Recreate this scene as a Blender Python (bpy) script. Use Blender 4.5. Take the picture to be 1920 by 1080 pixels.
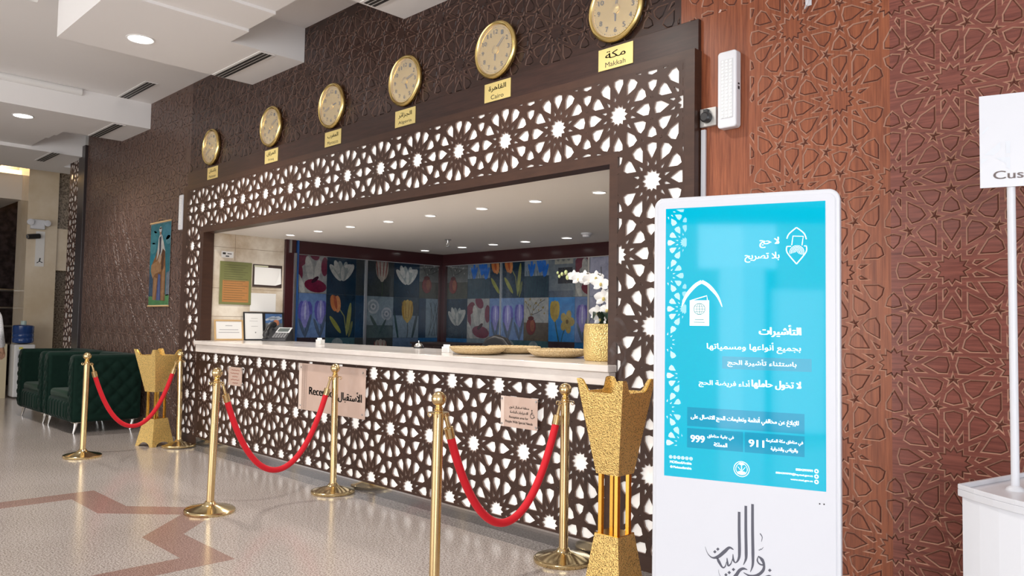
import bpy, bmesh, math, random
from mathutils import Vector, Matrix
random.seed(7)
PI = math.pi
SC = bpy.context.scene
COL = SC.collection
for o in list(bpy.data.objects):
    bpy.data.objects.remove(o)

# ------------------------------------------------------------------ camera
def make_camera():
    F, yaw, pit, rol = 1463.1, math.radians(44.901), math.radians(2.735), math.radians(.9325)
    cy, sy = math.cos(yaw), math.sin(yaw)
    fw = Vector((-sy * math.cos(pit), cy * math.cos(pit), math.sin(pit)))
    r0 = Vector((cy, sy, 0)); u0 = r0.cross(fw)
    r = r0 * math.cos(rol) + u0 * math.sin(rol)
    u = -r0 * math.sin(rol) + u0 * math.cos(rol)
    cd = bpy.data.cameras.new('camera'); co = bpy.data.objects.new('camera', cd); COL.objects.link(co)
    cd.sensor_fit = 'HORIZONTAL'; cd.sensor_width = 36.0; cd.lens = 36.0 * F / 1920.0
    cd.clip_start = .05; cd.clip_end = 100
    m = Matrix.Identity(4)
    for i in range(3):
        m[i][0] = r[i]; m[i][1] = u[i]; m[i][2] = -fw[i]
    m[0][3], m[1][3], m[2][3] = 0.0, -3.6436, 1.35
    co.matrix_world = m
    SC.camera = co
make_camera()

# ------------------------------------------------------------------ world, exposure, large lights
SC.view_settings.view_transform = 'Standard'
SC.view_settings.look = 'None'
SC.view_settings.exposure = 0.0
SC.view_settings.gamma = 1.0
SC.view_settings.use_curve_mapping = False
W = bpy.data.worlds.new('world'); SC.world = W; W.use_nodes = True
bg = W.node_tree.nodes['Background']
bg.inputs[0].default_value = (.96, .97, 1.0, 1); bg.inputs[1].default_value = 0.85
SC.cycles.max_bounces = 8
SC.cycles.diffuse_bounces = 4
SC.cycles.glossy_bounces = 4

def area(name, loc, target, sx, sy, power, color):
    ld = bpy.data.lights.new(name, 'AREA'); ld.shape = 'RECTANGLE'; ld.size = sx; ld.size_y = sy
    ld.energy = power; ld.color = color
    o = bpy.data.objects.new(name, ld); COL.objects.link(o); o.location = loc
    d = Vector(target) - Vector(loc)
    o.rotation_euler = d.to_track_quat('-Z', 'Y').to_euler()
    return o
# daylight entering through the entrance glazing behind and to the right of the camera
area('entrance_daylight', (3.4, -7.5, 1.7), (-1.5, 0, 1.7), 4.5, 3.0, 330, (.93, .96, 1.0))
area('lobby_fill', (-6.0, -8.6, 1.6), (-6.5, 0, 2.8), 8.0, 2.6, 300, (1.0, .97, .93))  # unseen fill light, added and tilted up to brighten the ceiling

# three unseen area lights added as bright panes for the kiosk screen to mirror
for nm, x, z, w_, h_, pw in (('reflection_lamp_tall', -.22, 1.1, .55, 2.0, 6), ('reflection_lamp_side', .45, .97, .64, 1.75, 4), ('reflection_lamp_top', -.28, 2.38, .95, .55, 3.5)):
    area(nm, (x, -8.5, z), (x, 0, z), w_, h_, pw, (.95, .97, 1.0))

def spot(name, loc, power, color=(1, .95, .88), size=2.2, blend=.6, rad=.05):
    ld = bpy.data.lights.new(name, 'SPOT'); ld.energy = power; ld.color = color
    ld.spot_size = size; ld.spot_blend = blend; ld.shadow_soft_size = rad
    o = bpy.data.objects.new(name, ld); COL.objects.link(o); o.location = loc
    return o

# ------------------------------------------------------------------ materials
MATS = {}
def mat(name, color=(.8, .8, .8), rough=.5, metal=0.0, spec=.5, emit=0.0, ecol=None, attr=False, coat=0.0,
        noise=None, bump=None, stretch=(1, 1, 1), sheen=0.0, trans=0.0, alpha=1.0, croug=.08):
    if name in MATS: return MATS[name]
    m = bpy.data.materials.new(name); m.use_nodes = True
    nt = m.node_tree; b = nt.nodes['Principled BSDF']
    b.inputs['Base Color'].default_value = (*color, 1); b.inputs['Roughness'].default_value = rough
    b.inputs['Metallic'].default_value = metal; b.inputs['Specular IOR Level'].default_value = spec
    b.inputs['Coat Weight'].default_value = coat; b.inputs['Coat Roughness'].default_value = croug
    b.inputs['Sheen Weight'].default_value = sheen; b.inputs['Sheen Roughness'].default_value = .4
    b.inputs['Transmission Weight'].default_value = trans; b.inputs['Alpha'].default_value = alpha
    if emit:
        b.inputs['Emission Color'].default_value = (*(ecol or color), 1); b.inputs['Emission Strength'].default_value = emit
    if attr:
        a = nt.nodes.new('ShaderNodeAttribute'); a.attribute_name = 'Col'
        nt.links.new(a.outputs['Color'], b.inputs['Base Color'])
        if emit: nt.links.new(a.outputs['Color'], b.inputs['Emission Color'])
    if noise or bump:
        tc = nt.nodes.new('ShaderNodeTexCoord'); mp = nt.nodes.new('ShaderNodeMapping'); mp.inputs['Scale'].default_value = stretch
        nt.links.new(tc.outputs['Object'], mp.inputs['Vector'])
    if noise:   # (scale, color2, detail, contrast)
        n = nt.nodes.new('ShaderNodeTexNoise'); n.inputs['Scale'].default_value = noise[0]; n.inputs['Detail'].default_value = noise[2]
        n.inputs['Roughness'].default_value = .65
        nt.links.new(mp.outputs[0], n.inputs['Vector'])
        r = nt.nodes.new('ShaderNodeValToRGB'); c = noise[3]
        r.color_ramp.elements[0].position = .5 - c; r.color_ramp.elements[1].position = .5 + c
        r.color_ramp.elements[0].color = (*color, 1); r.color_ramp.elements[1].color = (*noise[1], 1)
        nt.links.new(n.outputs['Fac'], r.inputs['Fac']); nt.links.new(r.outputs['Color'], b.inputs['Base Color'])
    if bump:    # (scale, strength, kind)
        n = nt.nodes.new('ShaderNodeTexVoronoi' if bump[2] == 'v' else 'ShaderNodeTexNoise'); n.inputs['Scale'].default_value = bump[0]
        nt.links.new(mp.outputs[0], n.inputs['Vector'])
        bp = nt.nodes.new('ShaderNodeBump'); bp.inputs['Strength'].default_value = bump[1]; bp.inputs['Distance'].default_value = .01
        nt.links.new(n.outputs[0], bp.inputs['Height']); nt.links.new(bp.outputs[0], b.inputs['Normal'])
    MATS[name] = m
    return m

def perforated(name, base, hole, scale, thr, rough):
    m = mat(name, base, rough, .75); nt = m.node_tree; b = nt.nodes['Principled BSDF']
    tc = nt.nodes.new('ShaderNodeTexCoord'); v = nt.nodes.new('ShaderNodeTexVoronoi'); v.inputs['Scale'].default_value = scale
    nt.links.new(tc.outputs['Object'], v.inputs['Vector'])
    r = nt.nodes.new('ShaderNodeValToRGB'); r.color_ramp.elements[0].position = thr; r.color_ramp.elements[1].position = thr + .05
    r.color_ramp.elements[0].color = (*hole, 1); r.color_ramp.elements[1].color = (*base, 1)
    nt.links.new(v.outputs['Distance'], r.inputs['Fac']); nt.links.new(r.outputs['Color'], b.inputs['Base Color'])
    bp = nt.nodes.new('ShaderNodeBump'); bp.inputs['Strength'].default_value = .6; bp.inputs['Distance'].default_value = .006
    nt.links.new(v.outputs['Distance'], bp.inputs['Height']); nt.links.new(bp.outputs[0], b.inputs['Normal'])
    return m

def granite(name, c1, c2, c3, scale, rough):
    m = mat(name, c1, rough); nt = m.node_tree; b = nt.nodes['Principled BSDF']
    tc = nt.nodes.new('ShaderNodeTexCoord')
    n = nt.nodes.new('ShaderNodeTexNoise'); n.inputs['Scale'].default_value = scale; n.inputs['Detail'].default_value = 3
    n2 = nt.nodes.new('ShaderNodeTexNoise'); n2.inputs['Scale'].default_value = 1.3; n2.inputs['Detail'].default_value = 2
    for q in (n, n2): nt.links.new(tc.outputs['Object'], q.inputs['Vector'])
    r = nt.nodes.new('ShaderNodeValToRGB'); e = r.color_ramp.elements
    e[0].position = .36; e[0].color = (*c2, 1); e[1].position = .62; e[1].color = (*c3, 1)
    x = e.new(.48); x.color = (*c1, 1)
    nt.links.new(n.outputs['Fac'], r.inputs['Fac'])
    mx = nt.nodes.new('ShaderNodeMix'); mx.data_type = 'RGBA'; mx.blend_type = 'MULTIPLY'; mx.inputs[0].default_value = .35
    nt.links.new(r.outputs['Color'], mx.inputs[6]); nt.links.new(n2.outputs['Color'], mx.inputs[7])
    r2 = nt.nodes.new('ShaderNodeValToRGB'); r2.color_ramp.elements[0].color = (.75, .73, .7, 1); r2.color_ramp.elements[1].color = (1, 1, 1, 1)
    r2.color_ramp.elements[0].position = .35; r2.color_ramp.elements[1].position = .65
    nt.links.new(n2.outputs['Fac'], r2.inputs['Fac']); nt.links.new(r2.outputs['Color'], mx.inputs[7])
    nt.links.new(mx.outputs[2], b.inputs['Base Color'])
    return m

WOOD_H = mat('red_wood_horizontal_grain', (.115, .030, .022), .34, noise=(9, (.27, .085, .060), 6, .20), stretch=(.6, 1, 11), coat=.10, croug=.25, spec=.35)
WOOD_V = mat('red_wood_vertical_grain', (.15, .036, .015), .34, noise=(9, (.34, .105, .045), 6, .20), stretch=(11, 1, .5), coat=.10, croug=.25, spec=.35)
WOOD_D = mat('brown_wood_shaded', (.022, .0105, .0085), .36, noise=(7, (.055, .024, .018), 6, .25), stretch=(.7, 1, 8), coat=.12, croug=.25, spec=.35)  # dim stretch of wall above the frame: shade put into a darker brown
GROOVE = mat('groove_edge_highlight', (.52, .29, .205), .3, coat=.3)  # pale outer groove slope: edge highlight put into the colour
GROOVE_D = mat('brown_groove_edge_highlight', (.17, .10, .075), .4, spec=.35)  # same painted-in edge highlight, weaker, for the brown panels
LATT = mat('lattice_wood', (.036, .0165, .011), .45, noise=(8, (.058, .027, .018), 4, .25), spec=.35)
LATT_IN = mat('lattice_cut_edge', (.24, .16, .125), .5)
FRAMEW = mat('frame_wood', (.040, .018, .012), .4, noise=(6, (.065, .030, .019), 5, .25), stretch=(1, 1, 5), coat=.08, croug=.3, spec=.35)
GLOW = mat('backlit_white_panel', (.85, .83, .80), .4, emit=.40, ecol=(1, .97, .93))
WHITE = mat('white_paint', (.80, .79, .78), .6)
CEIL = mat('ceiling_paint', (.86, .845, .84), .7)
CEIL_O = mat('office_ceiling_paint', (.86, .83, .79), .7)
DARK = mat('slot_black', (.03, .03, .03), .6)
FLOOR = granite('floor_granite', (.44, .385, .355), (.22, .18, .165), (.62, .57, .54), 105, .18)
INLAY = granite('red_granite_inlay', (.31, .19, .165), (.17, .10, .085), (.45, .31, .27), 135, .19)
BORDER = granite('grey_granite_border', (.27, .245, .235), (.16, .14, .13), (.40, .37, .36), 75, .12)
KICK = mat('polished_kick_plate', (.42, .41, .41), .1, .9)
MARBLE = mat('white_marble', (.66, .60, .56), .14, noise=(2.6, (.82, .76, .71), 8, .13), stretch=(.5, 1, 2))
BEIGE = mat('beige_marble', (.62, .50, .34), .12, noise=(1.7, (.74, .64, .50), 8, .2))
GRANW = granite('wall_granite', (.22, .175, .13), (.10, .08, .06), (.34, .28, .22), 40, .25)
BRASS = mat('polished_brass', (.74, .555, .29), .19, 1.0)
BRASS_D = mat('dished_brass', (.72, .58, .32), .15, 1.0)
GOLD = mat('clock_gold', (.86, .66, .26), .22, 1.0)
DIAL = mat('brushed_gold_dial', (.86, .74, .52), .34, .55)
PLATE = mat('gold_plate', (.84, .68, .27), .34, .35)
INK = mat('black_ink', (.02, .018, .016), .5)
INKG = mat('grey_ink', (.10, .10, .13), .5)
INKP = mat('pale_grey_ink', (.42, .41, .42), .5)
REDV = mat('red_velvet', (.64, .004, .016), .75, sheen=.12)
GREENV = mat('green_velvet', (.0025, .014, .010), .85, sheen=.07, spec=.15, noise=(14, (.005, .022, .015), 3, .25))
GREENV2 = mat('green_velvet_cushion', (.008, .030, .017), .85, sheen=.1, spec=.15)
CHROME = mat('chrome', (.75, .75, .76), .12, 1.0)
STEEL = mat('brushed_steel', (.6, .6, .6), .3, 1.0)
MABK = perforated('perforated_gold', (.93, .66, .24), (.07, .025, .006), 140, .27, .42)
MABS = mat('smooth_gold', (.85, .50, .10), .22, 1.0)
PLASTIC = mat('white_plastic', (.70, .71, .75), .32)
KIOSK = mat('white_kiosk_casing', (.70, .71, .75), .28)
KGLASS = mat('kiosk_front_glass', (.71, .72, .77), .2)
BLACKP = mat('black_plastic', (.018, .018, .02), .35)
GREYP = mat('grey_plastic', (.25, .25, .26), .4)
SCREEN = mat('screen_picture', (.0, .4, .6), .05, spec=.8, emit=.52, attr=True)
PAINT = mat('painted_picture', (.5, .5, .5), .25, attr=True)
TILEP = mat('glazed_picture_tile', (.5, .5, .5), .10, attr=True, spec=.6)
ACRYL = mat('peach_acrylic_sign', (.74, .55, .46), .2, alpha=.74)
ACRYL2 = mat('sign_edge_strip', (.80, .66, .58), .2)
WICKER = mat('woven_straw', (.62, .44, .22), .7, noise=(60, (.75, .58, .34), 2, .2), bump=(120, .8, 'v'))
POTGOLD = mat('hammered_gold', (.88, .66, .27), .33, .85, bump=(130, .7, 'v'))
PETAL = mat('white_petal', (.88, .87, .86), .5)
BUD = mat('green_bud', (.55, .62, .28), .5)
LEAF = mat('dark_leaf', (.012, .03, .018), .35)
STEM = mat('brown_stem', (.10, .08, .04), .5)
PAPER = mat('paper', (.80, .79, .77), .6)
GREENB = mat('olive_board', (.19, .20, .075), .4)
ORANGEB = mat('orange_notice', (.42, .19, .06), .5)
WOODF = mat('light_wood_frame', (.58, .38, .18), .4)
TRIMD = mat('maroon_tile', (.045, .012, .014), .15)
WATER = mat('blue_water_bottle', (.02, .07, .26), .12, trans=.25)
SKIN = mat('skin', (.50, .29, .19), .5)
HAIR = mat('black_hair', (.012, .010, .010), .45)
SHIRT = mat('white_speckled_shirt', (.76, .77, .79), .8, noise=(95, (.50, .51, .55), 1, .1))
SHIRT2 = mat('grey_shirt', (.30, .31, .34), .8)
TROUS = mat('dark_trousers', (.04, .04, .05), .8)
SHOE = mat('black_shoe', (.02, .02, .02), .4)
LAMP = mat('downlight_lens', (1, 1, 1), .3, emit=9.0, ecol=(1, .98, .95))
LAMPS = mat('small_downlight_lens', (1, 1, 1), .3, emit=5.0, ecol=(1, .96, .9))
COVE = mat('cove_strip', (1, .75, .4), .3, emit=2.6, ecol=(1, .72, .38))
DWALL = granite('dark_wall_stone', (.035, .024, .024), (.02, .014, .014), (.055, .04, .04), 9, .25)
MIRR = mat('mirror', (.75, .73, .70), .04, 1.0)
GLASSC = mat('clock_glass', (.95, .95, .95), .03, alpha=.12)
def brushwork(m, scale):
    nt = m.node_tree; b = nt.nodes['Principled BSDF']; a = [n for n in nt.nodes if n.type == 'ATTRIBUTE'][0]
    tc = nt.nodes.new('ShaderNodeTexCoord'); n = nt.nodes.new('ShaderNodeTexNoise'); n.inputs['Scale'].default_value = scale; n.inputs['Detail'].default_value = 6; n.inputs['Roughness'].default_value = .7; n.inputs['Distortion'].default_value = .6
    nt.links.new(tc.outputs['Object'], n.inputs['Vector'])
    r = nt.nodes.new('ShaderNodeValToRGB'); r.color_ramp.elements[0].position = .32; r.color_ramp.elements[1].position = .68
    r.color_ramp.elements[0].color = (.66, .68, .72, 1); r.color_ramp.elements[1].color = (1.15, 1.13, 1.1, 1)
    nt.links.new(n.outputs['Fac'], r.inputs['Fac'])
    mx = nt.nodes.new('ShaderNodeMix'); mx.data_type = 'RGBA'; mx.blend_type = 'MULTIPLY'; mx.inputs[0].default_value = 1.0
    nt.links.new(a.outputs['Color'], mx.inputs[6]); nt.links.new(r.outputs['Color'], mx.inputs[7]); nt.links.new(mx.outputs[2], b.inputs['Base Color'])
brushwork(TILEP, 13); brushwork(PAINT, 16)

# ------------------------------------------------------------------ mesh builder
class MB:
    def __init__(s): s.v = []; s.f = []; s.m = []; s.c = []; s.cur = 0; s.col = None
    def face(s, idx):
        s.f.append(idx); s.m.append(s.cur); s.c.append(s.col)
    def poly(s, pts):
        n = len(s.v); s.v += [tuple(p) for p in pts]; s.face(list(range(n, n + len(pts))))
    def box(s, x0, x1, y0, y1, z0, z1):
        n = len(s.v)
        s.v += [(x0, y0, z0), (x1, y0, z0), (x1, y1, z0), (x0, y1, z0), (x0, y0, z1), (x1, y0, z1), (x1, y1, z1), (x0, y1, z1)]
        for q in ((0, 3, 2, 1), (4, 5, 6, 7), (0, 1, 5, 4), (1, 2, 6, 5), (2, 3, 7, 6), (3, 0, 4, 7)): s.face([n + i for i in q])
        return s
    def hexa(s, b, t):          # bottom quad, top quad (ccw seen from above)
        n = len(s.v); s.v += [tuple(p) for p in b] + [tuple(p) for p in t]; k = len(b)
        s.face([n + i for i in range(k)][::-1]); s.face([n + k + i for i in range(k)])
        for i in range(k): j = (i + 1) % k; s.face([n + i, n + j, n + k + j, n + k + i])
        return s
    def prism(s, pts, z0, z1):
        return s.hexa([(x, y, z0) for x, y in pts], [(x, y, z1) for x, y in pts])
    def prism_y(s, pts, y0, y1):    # outline in x,z, extruded along y
        return s.hexa([(x, y1, z) for x, z in pts], [(x, y0, z) for x, z in pts])
    def lathe(s, prof, n=32, c=(0, 0, 0), axis='z', a0=0):
        rings = []
        for r, h in prof:
            ring = []
            for i in range(n):
                a = a0 + 2 * PI * i / n; x, y = r * math.cos(a), r * math.sin(a)
                p = (x, y, h) if axis == 'z' else ((x, -h, y) if axis == 'y' else (h, x, y))
                ring.append(len(s.v)); s.v.append((p[0] + c[0], p[1] + c[1], p[2] + c[2]))
            rings.append(ring)
        for a, b in zip(rings, rings[1:]):
            for i in range(n): j = (i + 1) % n; s.face([a[i], a[j], b[j], b[i]])
        if prof[0][0] > 1e-5: s.face(rings[0][::-1])
        if prof[-1][0] > 1e-5: s.face(rings[-1])
        return s
    def tube(s, path, rad, n=12, cap=True):
        path = [Vector(p) for p in path]; k = len(path); rs = rad if isinstance(rad, (list, tuple)) else [rad] * k
        t0 = (path[1] - path[0]).normalized(); up = Vector((0, 0, 1)) if abs(t0.z) < .9 else Vector((1, 0, 0))
        nx = t0.cross(up).normalized(); rings = []
        for i, p in enumerate(path):
            t = (path[min(i + 1, k - 1)] - path[max(i - 1, 0)]).normalized()
            nx = (nx - t * nx.dot(t)).normalized(); ny = t.cross(nx)
            ring = []
            for q in range(n):
                a = 2 * PI * q / n; ring.append(len(s.v)); s.v.append(tuple(p + (nx * math.cos(a) + ny * math.sin(a)) * rs[i]))
            rings.append(ring)
        for a, b in zip(rings, rings[1:]):
            for i in range(n): j = (i + 1) % n; s.face([a[i], a[j], b[j], b[i]])
        if cap: s.face(rings[0][::-1]); s.face(rings[-1])
        return s
    def sphere(s, c, r, n=24, k=12, sc=(1, 1, 1)):
        prof = [(max(r * math.sin(PI * i / k), 1e-6), -r * math.cos(PI * i / k)) for i in range(k + 1)]
        n0 = len(s.v); s.lathe(prof, n)
        for i in range(n0, len(s.v)):
            x, y, z = s.v[i]; s.v[i] = (x * sc[0] + c[0], y * sc[1] + c[1], z * sc[2] + c[2])
        return s
    def build(s, name, mats, parent=None, smooth=False, bevel=0, loc=None, seg=2, kind=None, label=None, cat=None, group=None, subsurf=0):
        me = bpy.data.meshes.new(name); me.from_pydata(s.v, [], s.f)
        if not isinstance(mats, (list, tuple)): mats = [mats]
        for m in mats: me.materials.append(m)
        if len(mats) > 1: me.polygons.foreach_set('material_index', s.m)
        if any(c is not None for c in s.c):
            ca = me.color_attributes.new('Col', 'FLOAT_COLOR', 'CORNER'); dat = []
            for p in me.polygons:
                c = s.c[p.index] or (1, 1, 1)
                for _ in range(p.loop_total): dat += [c[0], c[1], c[2], 1.0]
            ca.data.foreach_set('color', dat)
        if smooth: me.polygons.foreach_set('use_smooth', [True] * len(me.polygons))
        me.update()
        o = bpy.data.objects.new(name, me); COL.objects.link(o)
        if loc: o.location = loc
        if parent is not None: o.parent = parent
        if bevel:
            b = o.modifiers.new('bevel', 'BEVEL'); b.width = bevel; b.segments = seg; b.limit_method = 'ANGLE'; b.angle_limit = .7
        if subsurf:
            b = o.modifiers.new('sub', 'SUBSURF'); b.levels = subsurf; b.render_levels = subsurf
        if smooth == 'auto' or (smooth and not subsurf):
            try: me.set_sharp_from_angle(angle=math.radians(40))
            except Exception: pass
        if kind: o['kind'] = kind
        if label: tag(o, label, cat, group)
        return o

def tag(o, label, cat=None, group=None):
    o['label'] = label
    if cat: o['category'] = cat
    if group: o['group'] = group
    return o
def thing(name, label, cat, loc=(0, 0, 0), rz=0, group=None):
    o = bpy.data.objects.new(name, None); o.empty_display_size = .1; COL.objects.link(o)
    o.location = loc; o.rotation_euler = (0, 0, rz)
    return tag(o, label, cat, group)
def copy_thing(o, loc, rz, label):
    c = o.copy(); COL.objects.link(c); c.location = loc; c.rotation_euler = (0, 0, rz); c['label'] = label
    def rec(src, dst):
        for ch in list(src.children):
            d = ch.copy(); COL.objects.link(d); d.parent = dst; rec(ch, d)
    rec(o, c)
    return c

# ------------------------------------------------------------------ lettering
AR = {'ا': 'ﺍﺎ', 'أ': 'ﺃﺄ', 'إ': 'ﺇﺈ', 'آ': 'ﺁﺂ', 'د': 'ﺩﺪ', 'ذ': 'ﺫﺬ', 'ر': 'ﺭﺮ', 'ز': 'ﺯﺰ', 'و': 'ﻭﻮ', 'ة': 'ةﺔ', 'ى': 'ﻯﻰ', 'ء': 'ﺀ',
      'ب': 'ﺏﺐﺑﺒ', 'ت': 'ﺕﺖﺗﺘ', 'ث': 'ﺙﺚﺛﺜ', 'ج': 'ﺝﺞﺟﺠ', 'ح': 'ﺡﺢﺣﺤ', 'خ': 'ﺥﺦﺧﺨ', 'س': 'ﺱﺲﺳﺴ', 'ش': 'ﺵﺶﺷﺸ', 'ص': 'ﺹﺺﺻﺼ', 'ض': 'ﺽﺾﺿﻀ',
      'ط': 'ﻁﻂﻃﻄ', 'ظ': 'ﻅﻆﻇﻈ', 'ع': 'ﻉﻊﻋﻌ', 'غ': 'ﻍﻎﻏﻐ', 'ف': 'ﻑﻒﻓﻔ', 'ق': 'ﻕﻖﻗﻘ', 'ك': 'ﻙﻚﻛﻜ', 'ل': 'ﻝﻞﻟﻠ', 'م': 'ﻡﻢﻣﻤ', 'ن': 'ﻥﻦﻧﻨ',
      'ه': 'ﻩﻪﻫﻬ', 'ي': 'ﻱﻲﻳﻴ', 'ئ': 'ﺉﺊﺋﺌ', 'ـ': 'ــــ'}
LA = {'ا': 'ﻻﻼ', 'أ': 'ﻷﻸ', 'إ': 'ﻹﻺ'}
def shape(t):
    out = []; i = 0; prev = False
    while i < len(t):
        c = t[i]
        if c not in AR: out.append(c); prev = False; i += 1; continue
        if c == 'ل' and i + 1 < len(t) and t[i + 1] in LA:
            out.append(LA[t[i + 1]][1 if prev else 0]); prev = False; i += 2; continue
        f = AR[c]; dual = len(f) == 4
        nxt = i + 1 < len(t) and t[i + 1] in AR and t[i + 1] != 'ء'
        if c == 'ء': out.append(f); prev = False; i += 1; continue
        if prev and dual and nxt: g = f[3]
        elif prev: g = f[1]
        elif dual and nxt: g = f[2]
        else: g = f[0]
        out.append(g); prev = dual; i += 1
    return ''.join(reversed(out))
def text_polys(t, arabic=False):
    """glyph outlines filled contour by contour, so overlapping contours of one glyph do not cancel out"""
    from mathutils.geometry import tessellate_polygon, interpolate_bezier
    cu = bpy.data.curves.new('txt', 'FONT'); cu.body = shape(t) if arabic else t; cu.size = 1.0
    o = bpy.data.objects.new('txt', cu); COL.objects.link(o)
    bpy.context.view_layer.update()
    dg = bpy.context.evaluated_depsgraph_get(); c2 = o.evaluated_get(dg).to_curve(dg)
    cont = []
    for sp in c2.splines:
        bp = sp.bezier_points; n = len(bp); P = []
        if n == 0:
            P = [(p.co.x, p.co.y) for p in sp.points]
        for i in range(n):
            p, q = bp[i], bp[(i + 1) % n]
            P += [(v.x, v.y) for v in interpolate_bezier(p.co, p.handle_right, q.handle_left, q.co, 5)[:-1]]
        R = []
        for p in P:
            if not R or math.hypot(p[0] - R[-1][0], p[1] - R[-1][1]) > 1e-4: R.append(p)
        if len(R) > 1 and math.hypot(R[0][0] - R[-1][0], R[0][1] - R[-1][1]) < 1e-4: R.pop()
        if len(R) < 3: continue
        ar = sum(R[k - 1][0] * R[k][1] - R[k][0] * R[k - 1][1] for k in range(len(R))) / 2
        cont.append((ar, R))
    o.to_curve_clear() if hasattr(o, 'to_curve_clear') else None
    bpy.data.objects.remove(o); bpy.data.curves.remove(cu)
    if not cont: return [], []
    sg = 1 if max(cont, key=lambda c: abs(c[0]))[0] > 0 else -1
    outs = [c[1] for c in cont if c[0] * sg > 0]; holes = [c[1] for c in cont if c[0] * sg < 0]
    def inside(p, poly):
        r = False
        for i in range(len(poly)):
            (x1, y1), (x2, y2) = poly[i - 1], poly[i]
            if (y1 > p[1]) != (y2 > p[1]) and p[0] < (x2 - x1) * (p[1] - y1) / (y2 - y1) + x1: r = not r
        return r
    vs, fs = [], []
    for ou in outs:
        mine = [h for h in holes if sum(inside(p, ou) for p in h) > len(h) * .6]
        loops = [ou] + mine; base = len(vs)
        for l in loops: vs += l
        for tri in tessellate_polygon([[Vector((x, y, 0)) for x, y in l] for l in loops]): fs.append([base + k for k in tri])
    return vs, fs
def put_text(mb, t, u0, u1, zc, h, fn, arabic=False, bold=0.0, hmax=None):
    """lettering fitted between u0 and u1, centred on height zc with total glyph height h; fn(u, z) -> 3D point"""
    vs, fs = text_polys(t, arabic)
    if not vs: return
    xs = [p[0] for p in vs]; ys = [p[1] for p in vs]
    w = max(xs) - min(xs); hh = max(ys) - min(ys)
    sx = (u1 - u0) / w; sz = h / hh
    offs = [0.0] if not bold else [-bold, 0.0, bold]
    for d in offs:
        n = len(mb.v)
        mb.v += [tuple(fn(u0 + (x - min(xs)) * sx + d, zc + (y - (max(ys) + min(ys)) / 2) * sz)) for x, y in vs]
        for f in fs: mb.face([n + i for i in f])
def ell(cx, cy, rx, ry, rot=0, n=16, a0=0, a1=2 * PI):
    c, s = math.cos(rot), math.sin(rot); r = []
    for i in range(n):
        a = a0 + (a1 - a0) * i / n; x, y = rx * math.cos(a), ry * math.sin(a); r.append((cx + x * c - y * s, cy + x * s + y * c))
    return r
def stroke(pts, ws):
    """outline quads of a brush stroke with varying width"""
    P = [Vector(p) for p in pts]; k = len(P); L = []; R = []
    ws = ws if isinstance(ws, (list, tuple)) else [ws] * k
    for i in range(k):
        t = (P[min(i + 1, k - 1)] - P[max(i - 1, 0)]).normalized(); n = Vector((-t.y, t.x)); L.append(P[i] + n * ws[i] / 2); R.append(P[i] - n * ws[i] / 2)
    return [[R[i], R[i + 1], L[i + 1], L[i]] for i in range(k - 1)]
def smooth_path(pts, per=6):
    P = [Vector(p) for p in pts]; out = []
    for i in range(len(P) - 1):
        p0 = P[max(i - 1, 0)]; p1 = P[i]; p2 = P[i + 1]; p3 = P[min(i + 2, len(P) - 1)]
        for k in range(per):
            t = k / per
            out.append(.5 * ((2 * p1) + (p2 - p0) * t + (2 * p0 - 5 * p1 + 4 * p2 - p3) * t * t + (3 * p1 - p0 - 3 * p2 + p3) * t ** 3))
    out.append(P[-1]); return out

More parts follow.
